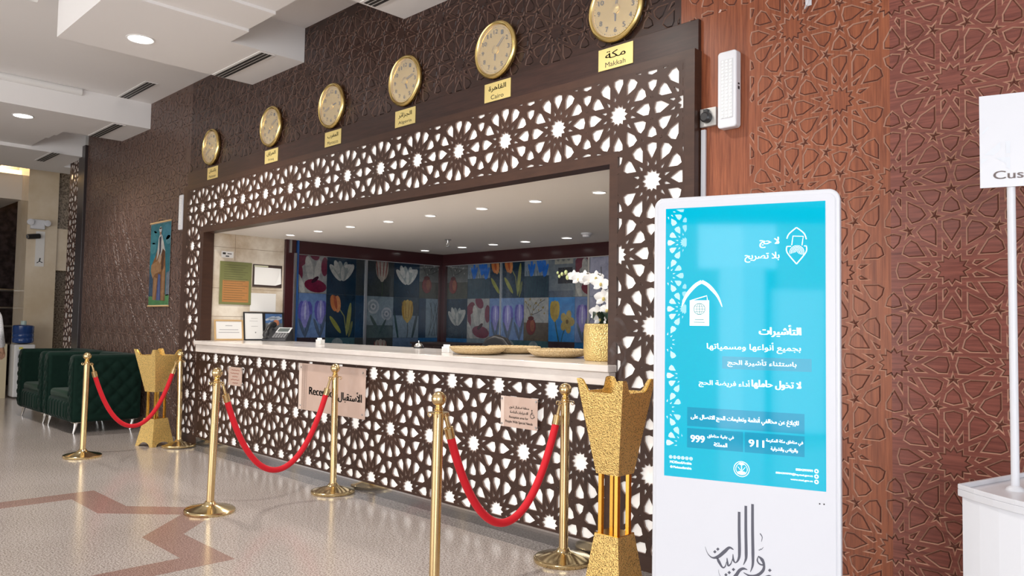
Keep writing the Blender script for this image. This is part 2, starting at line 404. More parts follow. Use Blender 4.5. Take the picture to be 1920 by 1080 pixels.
# ------------------------------------------------------------------ twelve-fold rosette pattern
def rot2(p, a, c=(0, 0)):
    x, y = p[0] - c[0], p[1] - c[1]; ca, sa = math.cos(a), math.sin(a); return (c[0] + x * ca - y * sa, c[1] + x * sa + y * ca)
def pol(r, deg): return (r * math.cos(math.radians(deg)), r * math.sin(math.radians(deg)))
def isect(p, d, q, e):
    den = d[0] * e[1] - d[1] * e[0]; t = ((q[0] - p[0]) * e[1] - (q[1] - p[1]) * e[0]) / den; return (p[0] + d[0] * t, p[1] + d[1] * t)
def rosette_cell(a):
    R = a / 2.5176; m = R * math.cos(math.radians(15)); rA = m / (2 * math.cos(math.radians(15))); rB = m * math.sin(math.radians(15)) / math.sin(math.radians(135))
    T = (a / 2, a / (2 * math.sqrt(3)))
    V = [(R, 0), (a - R, 0), (a - R * math.cos(PI / 6), R / 2), T, (R * math.cos(PI / 6), R / 2)]
    E = []; Nn = []
    for i in range(5):
        p, q = V[i], V[(i + 1) % 5]; E.append(((p[0] + q[0]) / 2, (p[1] + q[1]) / 2))
        dx, dy = q[0] - p[0], q[1] - p[1]; l = math.hypot(dx, dy); Nn.append((-dy / l, dx / l))
    val = []
    for i in range(5):
        j = (i + 1) % 5; val.append(isect(E[i], rot2(Nn[i], -math.radians(15)), E[j], rot2(Nn[j], math.radians(15))))
    # val[i] lies near V[i+1]
    faces = []
    faces.append([pol(rA, 15 * k) if k % 2 == 0 else pol(rB, 15 * k) for k in range(24)])
    for k in range(12):
        b = 30 * k + 15; faces.append([pol(rB, b), pol(rA, b - 15), pol(m, b), pol(rA, b + 15)])
    vU = val[4]; vL = (vU[0], -vU[1])
    pet0 = [(rA, 0), pol(m, -15), vL, E[0], vU, pol(m, 15)]
    vA = val[3]
    def mir(p):   # mirror about the 30 degree axis
        x, y = rot2(p, -PI / 6); return rot2((x, -y), PI / 6)
    pet30 = [pol(rA, 30), pol(m, 15), vA, E[3], mir(vA), pol(m, 45)]
    for k in range(6):
        faces.append([rot2(p, k * PI / 3) for p in pet0]); faces.append([rot2(p, k * PI / 3) for p in pet30])
    st = []
    for i in range(5): st += [E[i], val[i]]
    for k in range(3):
        faces.append([rot2(p, k * PI / 3) for p in st])
        faces.append([rot2((x, -y), k * PI / 3) for x, y in st][::-1])
    sh = [E[3], val[2]]; sh6 = []
    for k in range(3): sh6 += [rot2(sh[0], k * 2 * PI / 3, T), rot2(sh[1], k * 2 * PI / 3, T)]
    sh6.sort(key=lambda p: math.atan2(p[1] - T[1], p[0] - T[0]))
    faces.append(sh6); faces.append([rot2(p, PI / 3) for p in sh6])
    out = []
    for f in faces:
        ar = sum(f[i][0] * f[(i + 1) % len(f)][1] - f[(i + 1) % len(f)][0] * f[i][1] for i in range(len(f)))
        out.append(f if ar > 0 else f[::-1])
    return out
def clip_rect(f, x0, x1, y0, y1):
    def cl(f, ax, val, keep_gt):
        o = []
        for i in range(len(f)):
            p, q = f[i], f[(i + 1) % len(f)]
            ip = (p[ax] >= val) if keep_gt else (p[ax] <= val); iq = (q[ax] >= val) if keep_gt else (q[ax] <= val)
            if ip: o.append(p)
            if ip != iq:
                t = (val - p[ax]) / (q[ax] - p[ax]); o.append((p[0] + (q[0] - p[0]) * t, p[1] + (q[1] - p[1]) * t))
        return o
    for ax, v, g in ((0, x0, True), (0, x1, False), (1, y0, True), (1, y1, False)):
        if not f: return f
        f = cl(f, ax, v, g)
    r = []
    for p in f:
        if not r or math.hypot(p[0] - r[-1][0], p[1] - r[-1][1]) > 1e-5: r.append(p)
    while len(r) > 2 and math.hypot(r[0][0] - r[-1][0], r[0][1] - r[-1][1]) < 1e-5: r.pop()
    return r
def inset(f, w, seam=()):
    """offset every edge inwards by w (0 on seam edges); None when the polygon closes up"""
    n = len(f); E = []
    for i in range(n):
        p, q = f[i], f[(i + 1) % n]; dx, dy = q[0] - p[0], q[1] - p[1]; l = math.hypot(dx, dy)
        if l < 1e-6: return None
        ww = w
        for ax, v in seam:
            if abs(p[ax] - v) < 1e-5 and abs(q[ax] - v) < 1e-5: ww = 0
        E.append(((p[0] - dy / l * ww, p[1] + dx / l * ww), (dx / l, dy / l)))
    o = []
    for i in range(n):
        (p, d), (q, e) = E[i - 1], E[i]
        if abs(d[0] * e[1] - d[1] * e[0]) < 1e-4: o.append(q)
        else: o.append(isect(p, d, q, e))
    for i in range(n):
        a, b = o[i], o[(i + 1) % n]
        if (b[0] - a[0]) * E[i][1][0] + (b[1] - a[1]) * E[i][1][1] <= 0: return None
    return o
def pattern_faces(a, cx, cz, x0, x1, z0, z1):
    cell = rosette_cell(a); hz = a * math.sqrt(3) / 2; out = []
    for j in range(int((z0 - cz) / hz) - 2, int((z1 - cz) / hz) + 3):
        for i in range(int((x0 - cx) / a) - 3, int((x1 - cx) / a) + 4):
            ox, oz = cx + i * a + (j % 2) * a / 2, cz + j * hz
            if ox < x0 - a or ox > x1 + a or oz < z0 - a or oz > z1 + a: continue
            for f in cell:
                g = clip_rect([(p[0] + ox, p[1] + oz) for p in f], x0, x1, z0, z1)
                if len(g) < 3: continue
                ar = sum(g[k][0] * g[(k + 1) % len(g)][1] - g[(k + 1) % len(g)][0] * g[k][1] for k in range(len(g))) / 2
                if ar > 2e-6: out.append(g)
    return out
def lattice(mb, rect, a, c, w, y, th, seam=(), to=None):
    """pierced panel facing -y; slot 0 face, slot 1 cut edges"""
    to = to or (lambda x, yy, z: (x, yy, z))
    for f in pattern_faces(a, c[0], c[1], *rect):
        g = None
        for k in (1, .85, .7, .55):
            g = g or inset(f, w * k, seam)
        mb.cur = 0
        if g is None:
            mb.poly([to(x, y, z) for x, z in f]); mb.poly([to(x, y + th, z) for x, z in f][::-1]); continue
        n = len(f); b = len(mb.v)
        for yy in (y, y + th):
            mb.v += [to(x, yy, z) for x, z in f] + [to(x, yy, z) for x, z in g]
        for i in range(n):
            j = (i + 1) % n
            e = (abs(f[i][0] - g[i][0]) + abs(f[i][1] - g[i][1]) + abs(f[j][0] - g[j][0]) + abs(f[j][1] - g[j][1]))
            if e < 1e-6: continue
            mb.cur = 0
            mb.face([b + i, b + j, b + n + j, b + n + i]); mb.face([b + 2 * n + j, b + 2 * n + i, b + 3 * n + i, b + 3 * n + j])
            if seam and any(abs(f[i][ax] - v) < 1e-5 and abs(f[j][ax] - v) < 1e-5 for ax, v in seam): continue
            mb.cur = 1
            mb.face([b + n + i, b + n + j, b + 3 * n + j, b + 3 * n + i])
    mb.cur = 0
def carved(mb, rect, a, c, w, g, dep, y, slots):
    """routed panel facing -y: each motif outlined by a V groove"""
    for f in pattern_faces(a, c[0], c[1], *rect):
        if len(f) == 10: w_ = w * .62
        else: w_ = w
        l1 = inset(f, w_); l2 = inset(f, w_ + g / 2) if l1 else None; l3 = inset(f, w_ + g) if l2 else None
        mb.cur = slots[0]
        if l3 is None:
            if l1 is None or len(f) not in (4, 6, 10): mb.poly([(x, y, z) for x, z in f]); continue
            mx, mz = sum(p[0] for p in l1) / len(f), sum(p[1] for p in l1) / len(f)
            l2 = [(x + (mx - x) * .32, z + (mz - z) * .32) for x, z in l1]; l3 = [(x + (mx - x) * .6, z + (mz - z) * .6) for x, z in l1]
        n = len(f); b = len(mb.v)
        for L, yy in ((f, y), (l1, y), (l2, y + dep), (l3, y)): mb.v += [(x, yy, z) for x, z in L]
        for k in range(3):
            mb.cur = slots[0] if k == 0 else slots[k if len(slots) > 2 else 1]
            for i in range(n):
                j = (i + 1) % n; mb.face([b + k * n + i, b + k * n + j, b + (k + 1) * n + j, b + (k + 1) * n + i])
        mb.cur = slots[0]; mb.face([b + 3 * n + i for i in range(n)])
    mb.cur = 0

# ================================================================== SETTING
WY = .07          # carved wall plane
def S(mb, name, m, **k): return mb.build(name, m, kind='structure', **k)

b = MB(); b.box(-20, 6, -12, 6, -.1, 0); S(b, 'floor', FLOOR)
def star8(s): 
    v = s * (math.sqrt(2) - 1); r = s * math.sqrt(2); p = []
    for k in range(8):
        a = PI / 4 * k; p.append((r * math.cos(a), r * math.sin(a)))
        p.append(rot2((s, v), a))
    return p
def star_inlay(name, cx, cy):
    b = MB(); o = [(x + cx, y + cy) for x, y in star8(1.21)]; i = [(x + cx, y + cy) for x, y in star8(.99)]
    for k in range(16):
        j = (k + 1) % 16
        b.hexa([(*o[k], -.02), (*o[j], -.02), (*i[j], -.02), (*i[k], -.02)], [(*o[k], .0006), (*o[j], .0006), (*i[j], .0006), (*i[k], .0006)])
    S(b, name, INLAY)
star_inlay('floor_inlay', -5.48, -2.76)
b = MB(); b.box(-9.0, -1.0, -.16, .0, -.02, .0007); S(b, 'floor_border', BORDER)

# carved lobby wall
WOOD_L = mat('brown_wood_left', (.072, .042, .034), .40, noise=(6, (.125, .074, .058), 6, .25), stretch=(5, 1, .6), coat=.1, croug=.3, spec=.35)
A = .4785
b = MB(); slots = [WOOD_L, GROOVE_D, WOOD_D, WOOD_V, GROOVE, WOOD_H, mat('groove_side_shade', (.12, .040, .027), .35), mat('brown_groove_side_shade', (.022, .012, .010), .4)]  # last two slots: groove shade painted into the dark inner slopes
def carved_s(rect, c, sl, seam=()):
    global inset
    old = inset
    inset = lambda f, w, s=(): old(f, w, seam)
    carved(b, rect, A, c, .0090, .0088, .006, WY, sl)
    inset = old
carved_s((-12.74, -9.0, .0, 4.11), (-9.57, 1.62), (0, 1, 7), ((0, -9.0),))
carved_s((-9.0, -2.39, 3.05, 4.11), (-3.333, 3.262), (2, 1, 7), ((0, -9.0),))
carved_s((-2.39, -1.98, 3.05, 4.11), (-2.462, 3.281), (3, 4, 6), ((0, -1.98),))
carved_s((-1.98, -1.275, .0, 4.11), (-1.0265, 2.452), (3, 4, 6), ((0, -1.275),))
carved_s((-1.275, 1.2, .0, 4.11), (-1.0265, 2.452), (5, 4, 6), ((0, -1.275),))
b.cur = 3; b.poly([(-2.39, WY, 0), (-1.98, WY, 0), (-1.98, WY, 3.05), (-2.39, WY, 3.05)])
b.cur = 2; b.box(-12.74, -9.0, WY + .02, .2, 0, 4.11); b.box(-9.0, 1.2, WY + .02, .2, 3.05, 4.11); b.box(-2.2, 1.2, WY + .02, .2, 0, 3.05)
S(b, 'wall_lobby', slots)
b = MB(); b.box(-9.0, -2.262, .045, .2, 2.872, 3.05); S(b, 'trim_1', WOOD_D, bevel=.003)
b = MB(); b.box(-13.03, -12.74, .03, .25, 0, 3.95); S(b, 'trim_2', mat('dark_board', (.035, .026, .026), .3), bevel=.004)

# ceiling with dropped beams, recesses and stepped slab
b = MB()
b.box(-20, 6, -12, 6, 4.11, 4.25)
def drop(x0, x1, y0, y1, z=3.785): b.box(x0, x1, y0, y1, z, 4.12)
for xl in (-11.30, -7.53, -3.77):
    pass
# beam fingers reaching the wall
drop(-13.95, -12.88, -.65, WY); drop(-11.30, -10.285, -.65, WY); drop(-7.53, -6.505, -.65, WY); drop(-4.97, 2.0, -.65, WY)
# slabs in front of the recesses
drop(-11.62, -10.285, -1.735, -.65)
drop(-12.0, -11.62, -1.735, -.65, 3.81); drop(-12.88, -12.0, -1.735, -.65, 3.835); drop(-16.5, -12.88, -1.735, -.65)
drop(-7.53, -6.165, -1.735, -.65)
drop(-6.165, -5.71, -1.735, -.65, 3.81); drop(-5.71, -4.97, -1.735, -.65, 3.835); drop(-4.97, 2.0, -1.735, -.65, 3.81)
drop(-14.6, -13.95, -.65, 4, 3.785)
S(b, 'ceiling', CEIL)
b = MB(); b.tube([(-10.27, -3.2, 4.075), (-10.27, -.75, 4.075)], .042, 14); S(b, 'trim_3', WHITE, smooth=True)
b = MB(); b.tube([(-7.52, -3.4, 4.075), (-7.52, -1.9, 4.075)], .042, 14); S(b, 'trim_4', WHITE, smooth=True)

# slot diffusers
VN = 0
def vent(x0, x1, y0, y1, z, label):
    t = thing('slot_diffuser', label, 'air vent', ((x0 + x1) / 2, (y0 + y1) / 2, z), group='linear air slots in the ceiling by the lobby wall')
    hx, hy = (x1 - x0) / 2, (y1 - y0) / 2
    f = MB(); s = MB(); n = 3; pitch = 2 * hy / n
    f.box(-hx - .012, hx + .012, -hy - .02, hy + .02, -.006, .004)
    for i in range(n):
        y = -hy + pitch * (i + .5); s = MB(); s.box(-hx, hx, y - .013, y + .013, -.0085, -.002); s.build('slot', DARK, t)
    f.build('frame', WHITE, t)
vent(-11.27, -10.34, -.345, -.235, 3.785, 'air slot under the lower ceiling beam nearest the sofas')
vent(-10.24, -9.35, -.33, -.22, 4.11, 'air slot in the raised ceiling recess between two beams')
vent(-7.50, -6.54, -.345, -.235, 3.785, 'air slot under the beam above the three leftmost clocks')
vent(-4.93, -4.0, -.345, -.235, 3.785, 'air slot at the top edge of the picture above the fourth clock')
vent(-13.7, -12.85, -.38, -.27, 3.785, 'air slot at the far left end above the mirrored lattice')

# far left end of the lobby
b = MB(); b.box(-16.3, -15.6, -.02, .455, 0, 4.12); S(b, 'column_1', BEIGE)
b = MB()
b.box(-16.3, -15.66, .455, 1.6, 2.95, 4.12); b.box(-16.3, -15.9, .455, 1.6, 0, 2.2); S(b, 'column_2', GRANW)
b = MB(); b.box(-16.3, -15.64, .455, 1.6, 2.2, 2.95); S(b, 'column_3', BEIGE)
b = MB(); b.box(-18.4, -18.1, -6, 1.6, 0, 4.12); b.box(-18.4, -16.3, 1.0, 1.6, 0, 4.12); S(b, 'wall_end', DWALL)
b = MB(); b.box(-18.4, -16.05, -6, -.02, 3.45, 3.9); S(b, 'trim_5', mat('cove_fascia', (.68, .62, .55), .6))
b = MB(); b.box(-18.3, -16.12, -6, -.02, 3.905, 3.99); S(b, 'trim_6', COVE)
b = MB(); b.box(-15.6, -12.93, 1.6, 1.7, 0, 4.12); S(b, 'wall_recess', BEIGE)
b = MB(); b.box(-16.1, -15.2, -6, -.32, 0, .9); S(b, 'wall_low', mat('cream_low_wall', (.60, .52, .36), .4))
# wall panel with pierced lattice over mirror
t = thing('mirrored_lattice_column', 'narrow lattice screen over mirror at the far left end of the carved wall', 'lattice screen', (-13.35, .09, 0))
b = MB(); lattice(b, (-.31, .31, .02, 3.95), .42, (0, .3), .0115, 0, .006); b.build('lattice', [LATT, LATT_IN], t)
b = MB(); b.box(-.33, .33, .006, .12, 0, 3.97); b.build('mirror', mat('mirror_added_glow', (.80, .77, .73), .12, .6, emit=.10, ecol=(1, .95, .88)), t)  # mirror given a faint glow of its own to brighten the lattice holes

# office behind the counter
def marble_wall():
    b = MB(); b.box(-8.6, -8.44, .0 + .1, .985, 0, 2.33)
    S(b, 'wall_office_marble', BEIGE2)
BEIGE2 = mat('cream_veined_marble', (.50, .39, .27), .2, noise=(1.9, (.82, .75, .64), 9, .14))
marble_wall()
b = MB()
for z in (1.12, 1.395, 1.71, 2.17): b.box(-8.4405, -8.4385, .11, .97, z, z + .004)
b.box(-8.4405, -8.4385, .375, .379, 2.03, 2.325)
S(b, 'trim_7', mat('marble_joint', (.30, .22, .15), .6))
b = MB(); b.box(-8.6, -8.40, .985, 1.12, 0, 2.33); S(b, 'column_4', TRIMD, bevel=.004)
b = MB(); b.box(-8.40, -8.385, 1.10, 1.125, 1.0, 2.17); b.box(-8.405, -8.385, 1.03, 1.055, 2.17, 2.325); S(b, 'trim_8', STEEL)
b = MB(); b.box(-8.43, -8.40, 1.135, 1.16, .9, 2.325); S(b, 'trim_9', mat('blue_trim', (.02, .08, .26), .3))

b = MB(); b.box(-8.6, -2.2, .115, 3.6, 2.325, 2.40); S(b, 'ceiling_office', CEIL_O)
b = MB(); b.box(-8.44, -8.425, 1.12, 3.44, 2.165, 2.325); b.box(-8.44, -2.3, 3.425, 3.44, 2.165, 2.325)
b.box(-8.44, -8.41, 3.36, 3.44, 0, 2.165); b.box(-8.44, -8.34, 3.40, 3.44, 0, 2.165); S(b, 'trim_10', TRIMD)
b = MB(); b.box(-2.3, -2.2, .12, 3.6, 0, 2.33); S(b, 'wall_office_right', mat('cream_wall', (.62, .57, .50), .6))
b = MB(); b.box(-8.425, -8.420, 1.13, 3.40, 2.158, 2.166); b.box(-8.40, -2.3, 3.42, 3.425, 2.158, 2.166)
b.box(-8.44, -8.425, 2.135, 2.165, 0, 2.165); b.box(-7.27, -7.25, 3.425, 3.44, 0, 2.165); b.box(-5.80, -5.775, 3.425, 3.44, 0, 2.165)
S(b, 'trim_11', STEEL)

# ---- flower tiles: base wall and painted decals, drawn in tile units (u 0..1 to the right, v 0..1 up)
NAVY = (.008, .030, .060); TEAL = (.05, .12, .15); LBLUE = (.14, .24, .48); GREY = (.20, .27, .32); SKY = (.03, .22, .58); BROWN = (.10, .05, .045); DK = (.04, .05, .055)
def tulip(cx, cy, s, c1, c2, stem=None, c3=None):
    r = []
    if stem: r += [(q, stem) for q in stroke([(cx, cy - .2 * s), (cx + .03, cy - .55 * s), (cx, 0)], .025)]
    r.append((ell(cx - .10 * s, cy, .15 * s, .29 * s, .12), c1)); r.append((ell(cx + .10 * s, cy, .15 * s, .29 * s, -.12), c1))
    r.append((ell(cx, cy - .02 * s, .15 * s, .33 * s), c2))
    if c3:
        for dx in (-.2, -.08, .06, .18): r.append((ell(cx + dx * s, cy + .02, .018 * s, .24 * s, -dx), c3))
    return r
def leafs(cx, c, s=1):
    return [(ell(cx - .12 * s, .22, .05, .24, .5), c), (ell(cx + .13 * s, .26, .05, .30, -.35), c)]
def T(kind):
    if kind == 'maroon':
        r = [([(0, 0), (1, 0), (1, 1), (0, 1)], (.30, .31, .32))]
        for (x, y, a, bq, ro) in ((.15, .75, .22, .14, .6), (.55, .9, .2, .13, -.5), (.92, .62, .12, .22, 0), (.1, .5, .08, .2, .2)): r.append((ell(x, y, a, bq, ro), (.16, .03, .06)))
        for (x, y, a, bq, ro) in ((.4, .55, .12, .3, .3), (.68, .5, .1, .28, -.2), (.12, .2, .09, .26, .5)): r.append((ell(x, y, a, bq, ro), (.44, .45, .44)))
        return r + [(ell(.62, .17, .38, .15, -.1), (.15, .012, .04)), (ell(.6, .31, .14, .05, .5), (.04, .008, .015))]
    if kind == 'white':
        w = (.42, .44, .43); g = (.24, .28, .29)
        return [([(0, 0), (1, 0), (1, 1), (0, 1)], NAVY)] + [([(.07 + .86 * x, .16 + .66 * y) for x, y in q], c) for q, c in ((ell(.25, .52, .12, .36, .7), w), (ell(.75, .55, .14, .38, -.65), w), (ell(.45, .62, .13, .33, .15), g), (ell(.62, .6, .12, .34, -.15), g),
                (ell(.3, .72, .1, .25, .35), w), (ell(.78, .78, .2, .07, .1), w), (ell(.53, .5, .07, .26), w), (ell(.3, .5, .012, .3, .6), g), (ell(.72, .52, .012, .3, -.55), g), (ell(.2, .6, .01, .22, .8), g))]
    if kind == 'dark': return [([(0, 0), (1, 0), (1, 1), (0, 1)], DK)] + tulip(.62, .6, .75, (.16, .09, .09), (.24, .20, .18))
    if kind == 'striped': return [([(0, 0), (1, 0), (1, 1), (0, 1)], DK)] + tulip(.55, .68, .95, (.30, .27, .24), (.36, .33, .30), (.05, .08, .05), (.20, .05, .05))
    if kind == 'vase' or kind == 'vaselight':
        bgc, lo = ((.13, .14, .14), (.06, .065, .05)) if kind == 'vase' else ((.34, .36, .36), (.12, .10, .075))
        r = [([(0, 0), (1, 0), (1, 1), (0, 1)], bgc), ([(0, 0), (1, 0), (1, .42), (0, .42)], lo)]
        for q in ((.3, .55, .12, .8), (.32, .55, .5, .9), (.3, .6, .75, .72), (.4, .7, .85, .95)): r += [(z, (.05, .05, .05)) for z in stroke([(q[0], q[1]), ((q[0] + q[2]) / 2, q[3] - .08), (q[2], q[3])], .014)]
        rr = random.Random(3)
        for i in range(16): r.append((ell(rr.uniform(.05, .95), rr.uniform(.6, .97), .03, .022, rr.random() * 3, 8), (.24, .20, .09) if kind != 'vase' else (.3, .3, .3)))
        return r + [(ell(.3, .33, .2, .2), (.17, .03, .03)), (ell(.36, .35, .09, .14), (.26, .09, .05)), (ell(.3, .52, .12, .05), (.10, .02, .02))]
    if kind == 'purple':
        r = [([(0, 0), (1, 0), (1, 1), (0, 1)], LBLUE)]
        for x, y, s in ((.3, .55, .95), (.82, .6, .85)):
            r += tulip(x, y, s, (.10, .10, .42), (.24, .24, .58), (.06, .09, .16)); r.append((ell(x, y + .05, .03, .2), (.45, .48, .75)))
        return r + leafs(.3, (.08, .12, .2), .8) + leafs(.8, (.08, .12, .2), .8)
    if kind == 'orange':
        return [([(0, 0), (1, 0), (1, 1), (0, 1)], NAVY)] + [(q, (.22, .24, .08)) for q in stroke([(.4, .72), (.62, .5), (.72, .05)], .03)] + \
               [(ell(.32, .2 + .1, .06, .28, .8), (.24, .26, .05)), (ell(.78, .45, .07, .38, -.15), (.25, .27, .08)), (ell(.85, .2, .05, .2, -.3), (.13, .15, .06))] + \
               [(ell(.25, .8, .11, .2, .35), (.50, .17, .05)), (ell(.38, .78, .11, .2, .1), (.58, .24, .09)), (ell(.31, .82, .05, .17, .25), (.36, .08, .03))]
    if kind == 'roses':
        r = [([(0, 0), (1, 0), (1, 1), (0, 1)], GREY), ([(0, 0), (1, 0), (1, .3), (0, .3)], (.07, .11, .12))]
        for x, y, q in ((.25, .75, .22), (.75, .58, .2)):
            for k, c in ((1, (.36, .41, .45)), (.72, (.24, .30, .35)), (.45, (.42, .46, .5)), (.2, (.15, .2, .24))): r.append((ell(x, y, q * k, q * k * .8), c))
        return r + [(ell(.3, .35, .05, .25, .7), (.06, .10, .10)), (ell(.6, .25, .04, .25, -.6), (.05, .09, .09))]
    if kind == 'yellow':
        return [([(0, 0), (1, 0), (1, 1), (0, 1)], (.20, .29, .38)), ([(0, .55), (1, .55), (1, 1), (0, 1)], (.03, .06, .09))] + \
               [(ell(.12, .3, .04, .4, .25), (.03, .08, .08)), (ell(.85, .3, .05, .4, -.3), (.03, .07, .09))] + tulip(.55, .68, .9, (.46, .31, .06), (.55, .40, .12), (.05, .07, .06), (.36, .2, .04))
    if kind == 'branch':
        r = [([(0, 0), (.32, 0), (.32, 1), (0, 1)], (.015, .05, .11)), ([(.32, 0), (1, 0), (1, 1), (.32, 1)], (.19, .28, .36))]
        for x0, x1 in ((.45, .8), (.75, .5), (.6, .9), (.5, .55), (.85, .7)): r += [(q, (.03, .05, .06)) for q in stroke([(x0, .05), ((x0 + x1) / 2 + .05, .5), (x1, .9)], .018)]
        return r
    if kind == 'iris':
        r = [([(0, 0), (1, 0), (1, 1), (0, 1)], (.22, .28, .34)), ([(0, 0), (1, 0), (1, .5), (0, .5)], (.03, .06, .09))]
        for x in (.1, .2, .3, .42, .55, .65, .78, .88): r += [(q, (.03, .08, .10)) for q in stroke([(x, 0), (x + .04, .35), (x - .02, .62)], .018)]
        for x, y in ((.3, .68), (.66, .76), (.84, .66)):
            for dx, dy, ro in ((-.08, 0, .5), (.08, 0, -.5), (0, .08, 0), (-.04, -.08, .2), (.05, -.07, -.3)): r.append((ell(x + dx, y + dy, .05, .12, ro), (.02, .16, .62)))
        return r
    if kind == 'yellows':
        return [([(0, 0), (1, 0), (1, 1), (0, 1)], SKY)] + [(q, (.03, .1, .12)) for q in stroke([(.22, .6), (.3, .3), (.4, 0)], .05)] + [(q, (.03, .1, .12)) for q in stroke([(.7, .4), (.55, .15), (.5, 0)], .03)] + \
               tulip(.24, .7, .75, (.42, .31, .05), (.36, .26, .05)) + [(ell(.72 + .16 * math.cos(a), .45 + .15 * math.sin(a), .12, .1, a), (.36, .28, .08)) for a in (0, 1.2, 2.5, 3.8, 5)] + [(ell(.72, .45, .05, .05), (.10, .07, .03))]
    if kind == 'framed':
        return [([(0, 0), (1, 0), (1, 1), (0, 1)], (.15, .19, .23)), ([(.0, .0), (.95, 0), (.95, .14), (0, .14)], (.08, .11, .16)), ([(.35, .3), (.9, .3), (.9, .66), (.35, .66)], (.02, .03, .05)),
                ([(.22, .74), (.92, .74), (.92, 1), (.22, 1)], (.36, .37, .33))] + [(ell(.35 + .2 * i, .87, .06, .07), (.18, .2, .2)) for i in range(3)]
    if kind == 'pale': return [([(0, 0), (1, 0), (1, 1), (0, 1)], (.42, .44, .60))]
    if kind == 'brown': return [([(0, 0), (1, 0), (1, 1), (0, 1)], (.05, .035, .045))]
    if kind == 'blue': return [([(0, 0), (1, 0), (1, 1), (0, 1)], (.02, .14, .36))]
    if kind == 'slate': return [([(0, 0), (1, 0), (1, 1), (0, 1)], (.12, .19, .32))]
    if kind == 'teal': return [([(0, 0), (1, 0), (1, 1), (0, 1)], TEAL)] + [(ell(.4, .85, .2, .15), (.22, .28, .3))]
    return [([(0, 0), (1, 0), (1, 1), (0, 1)], GREY)]
def clip01(f): return clip_rect(f, 0, 1, 0, 1)
def mural(name, base, fn, rows):
    """rows: (z0, z1, [(u0, u1, kind, k0, k1)]) ; k0..k1 is the share of a cut tile that shows"""
    b = MB(); base(b)
    for z0, z1, zc0, zc1, tiles in rows:
        for (s0, s1, kind, k0, k1) in tiles:
            for li, (poly, c) in enumerate(T(kind)):
                q = clip_rect([(p[0], p[1]) for p in poly], k0, k1, zc0, zc1)
                if len(q) < 3: continue
                b.col = tuple(.72 * q for q in c)
                b.poly([fn(s0 + .002 + (s1 - s0 - .004) * (x - k0) / (k1 - k0), z0 + .002 + (z1 - z0 - .004) * (y - zc0) / (zc1 - zc0), .0015 + .00012 * li) for x, y in q])
            b.col = None
    return S(b, name, TILEP)
ROWS_L = [(1.70, 2.16, 0, .85, [(1.16, 1.573, 'maroon', 0, 1), (1.573, 1.999, 'white', 0, 1), (1.999, 2.135, 'dark', 0, .35), (2.165, 2.595, 'striped', 0, 1), (2.595, 3.023, 'white', 0, 1), (3.023, 3.41, 'vase', 0, .9)]),
          (1.16, 1.70, 0, 1, [(1.16, 1.573, 'purple', 0, 1), (1.573, 1.999, 'orange', 0, 1), (1.999, 2.135, 'branch', 0, .3), (2.165, 2.595, 'roses', 0, 1), (2.595, 3.023, 'yellow', 0, 1), (3.023, 3.41, 'branch', 0, 1)]),
          (.62, 1.16, 0, 1, [(1.16, 1.573, 'brown', 0, 1), (1.573, 1.999, 'teal', 0, 1), (1.999, 2.135, 'dark', 0, .4), (2.165, 2.595, 'striped', 0, 1), (2.595, 3.023, 'slate', 0, 1), (3.023, 3.41, 'blue', 0, 1)])]
def base_l(b): b.col = (.05, .07, .09); b.box(-8.6, -8.44, 1.12, 3.6, 0, 2.33); b.col = None
mural('wall_office_left', base_l, lambda s, z, d: (-8.44 + d, s, z), ROWS_L)
ROWS_B = [(1.70, 2.16, 0, .85, [(-8.34, -7.91, 'vase', 0, 1), (-7.91, -7.47, 'iris', 0, 1), (-7.47, -7.27, 'orange', .08, .55), (-7.25, -6.84, 'orange', 0, 1), (-6.84, -6.42, 'iris', 0, 1), (-6.42, -6.0, 'framed', 0, 1), (-6.0, -5.80, 'maroon', 0, .5), (-5.775, -5.35, 'pale', 0, 1), (-5.35, -4.9, 'iris', 0, 1), (-4.9, -4.45, 'vase', 0, 1), (-4.45, -4.0, 'white', 0, 1)]),
          (1.16, 1.70, 0, 1, [(-8.34, -7.91, 'white', 0, 1), (-7.91, -7.47, 'maroon', 0, 1), (-7.47, -7.27, 'purple', 0, .52), (-7.25, -6.84, 'purple', 0, 1), (-6.84, -6.42, 'vaselight', 0, 1), (-6.42, -6.0, 'yellows', 0, 1), (-6.0, -5.80, 'purple', 0, .52), (-5.775, -5.35, 'pale', 0, 1), (-5.35, -4.9, 'yellow', 0, 1), (-4.9, -4.45, 'orange', 0, 1), (-4.45, -4.0, 'roses', 0, 1)]),
          (.62, 1.16, 0, 1, [(-8.34, -7.91, 'blue', 0, 1), (-7.91, -7.47, 'grey', 0, 1), (-7.47, -7.27, 'brown', 0, 1), (-7.25, -6.84, 'teal', 0, 1), (-6.84, -6.42, 'teal', 0, 1), (-6.42, -6.0, 'brown', 0, 1), (-6.0, -5.80, 'blue', 0, 1)])]
def base_b(b): b.col = (.05, .07, .09); b.box(-8.44, -2.3, 3.44, 3.6, 0, 2.33); b.col = None
mural('wall_office_back', base_b, lambda s, z, d: (s, 3.44 - d, z), ROWS_B)

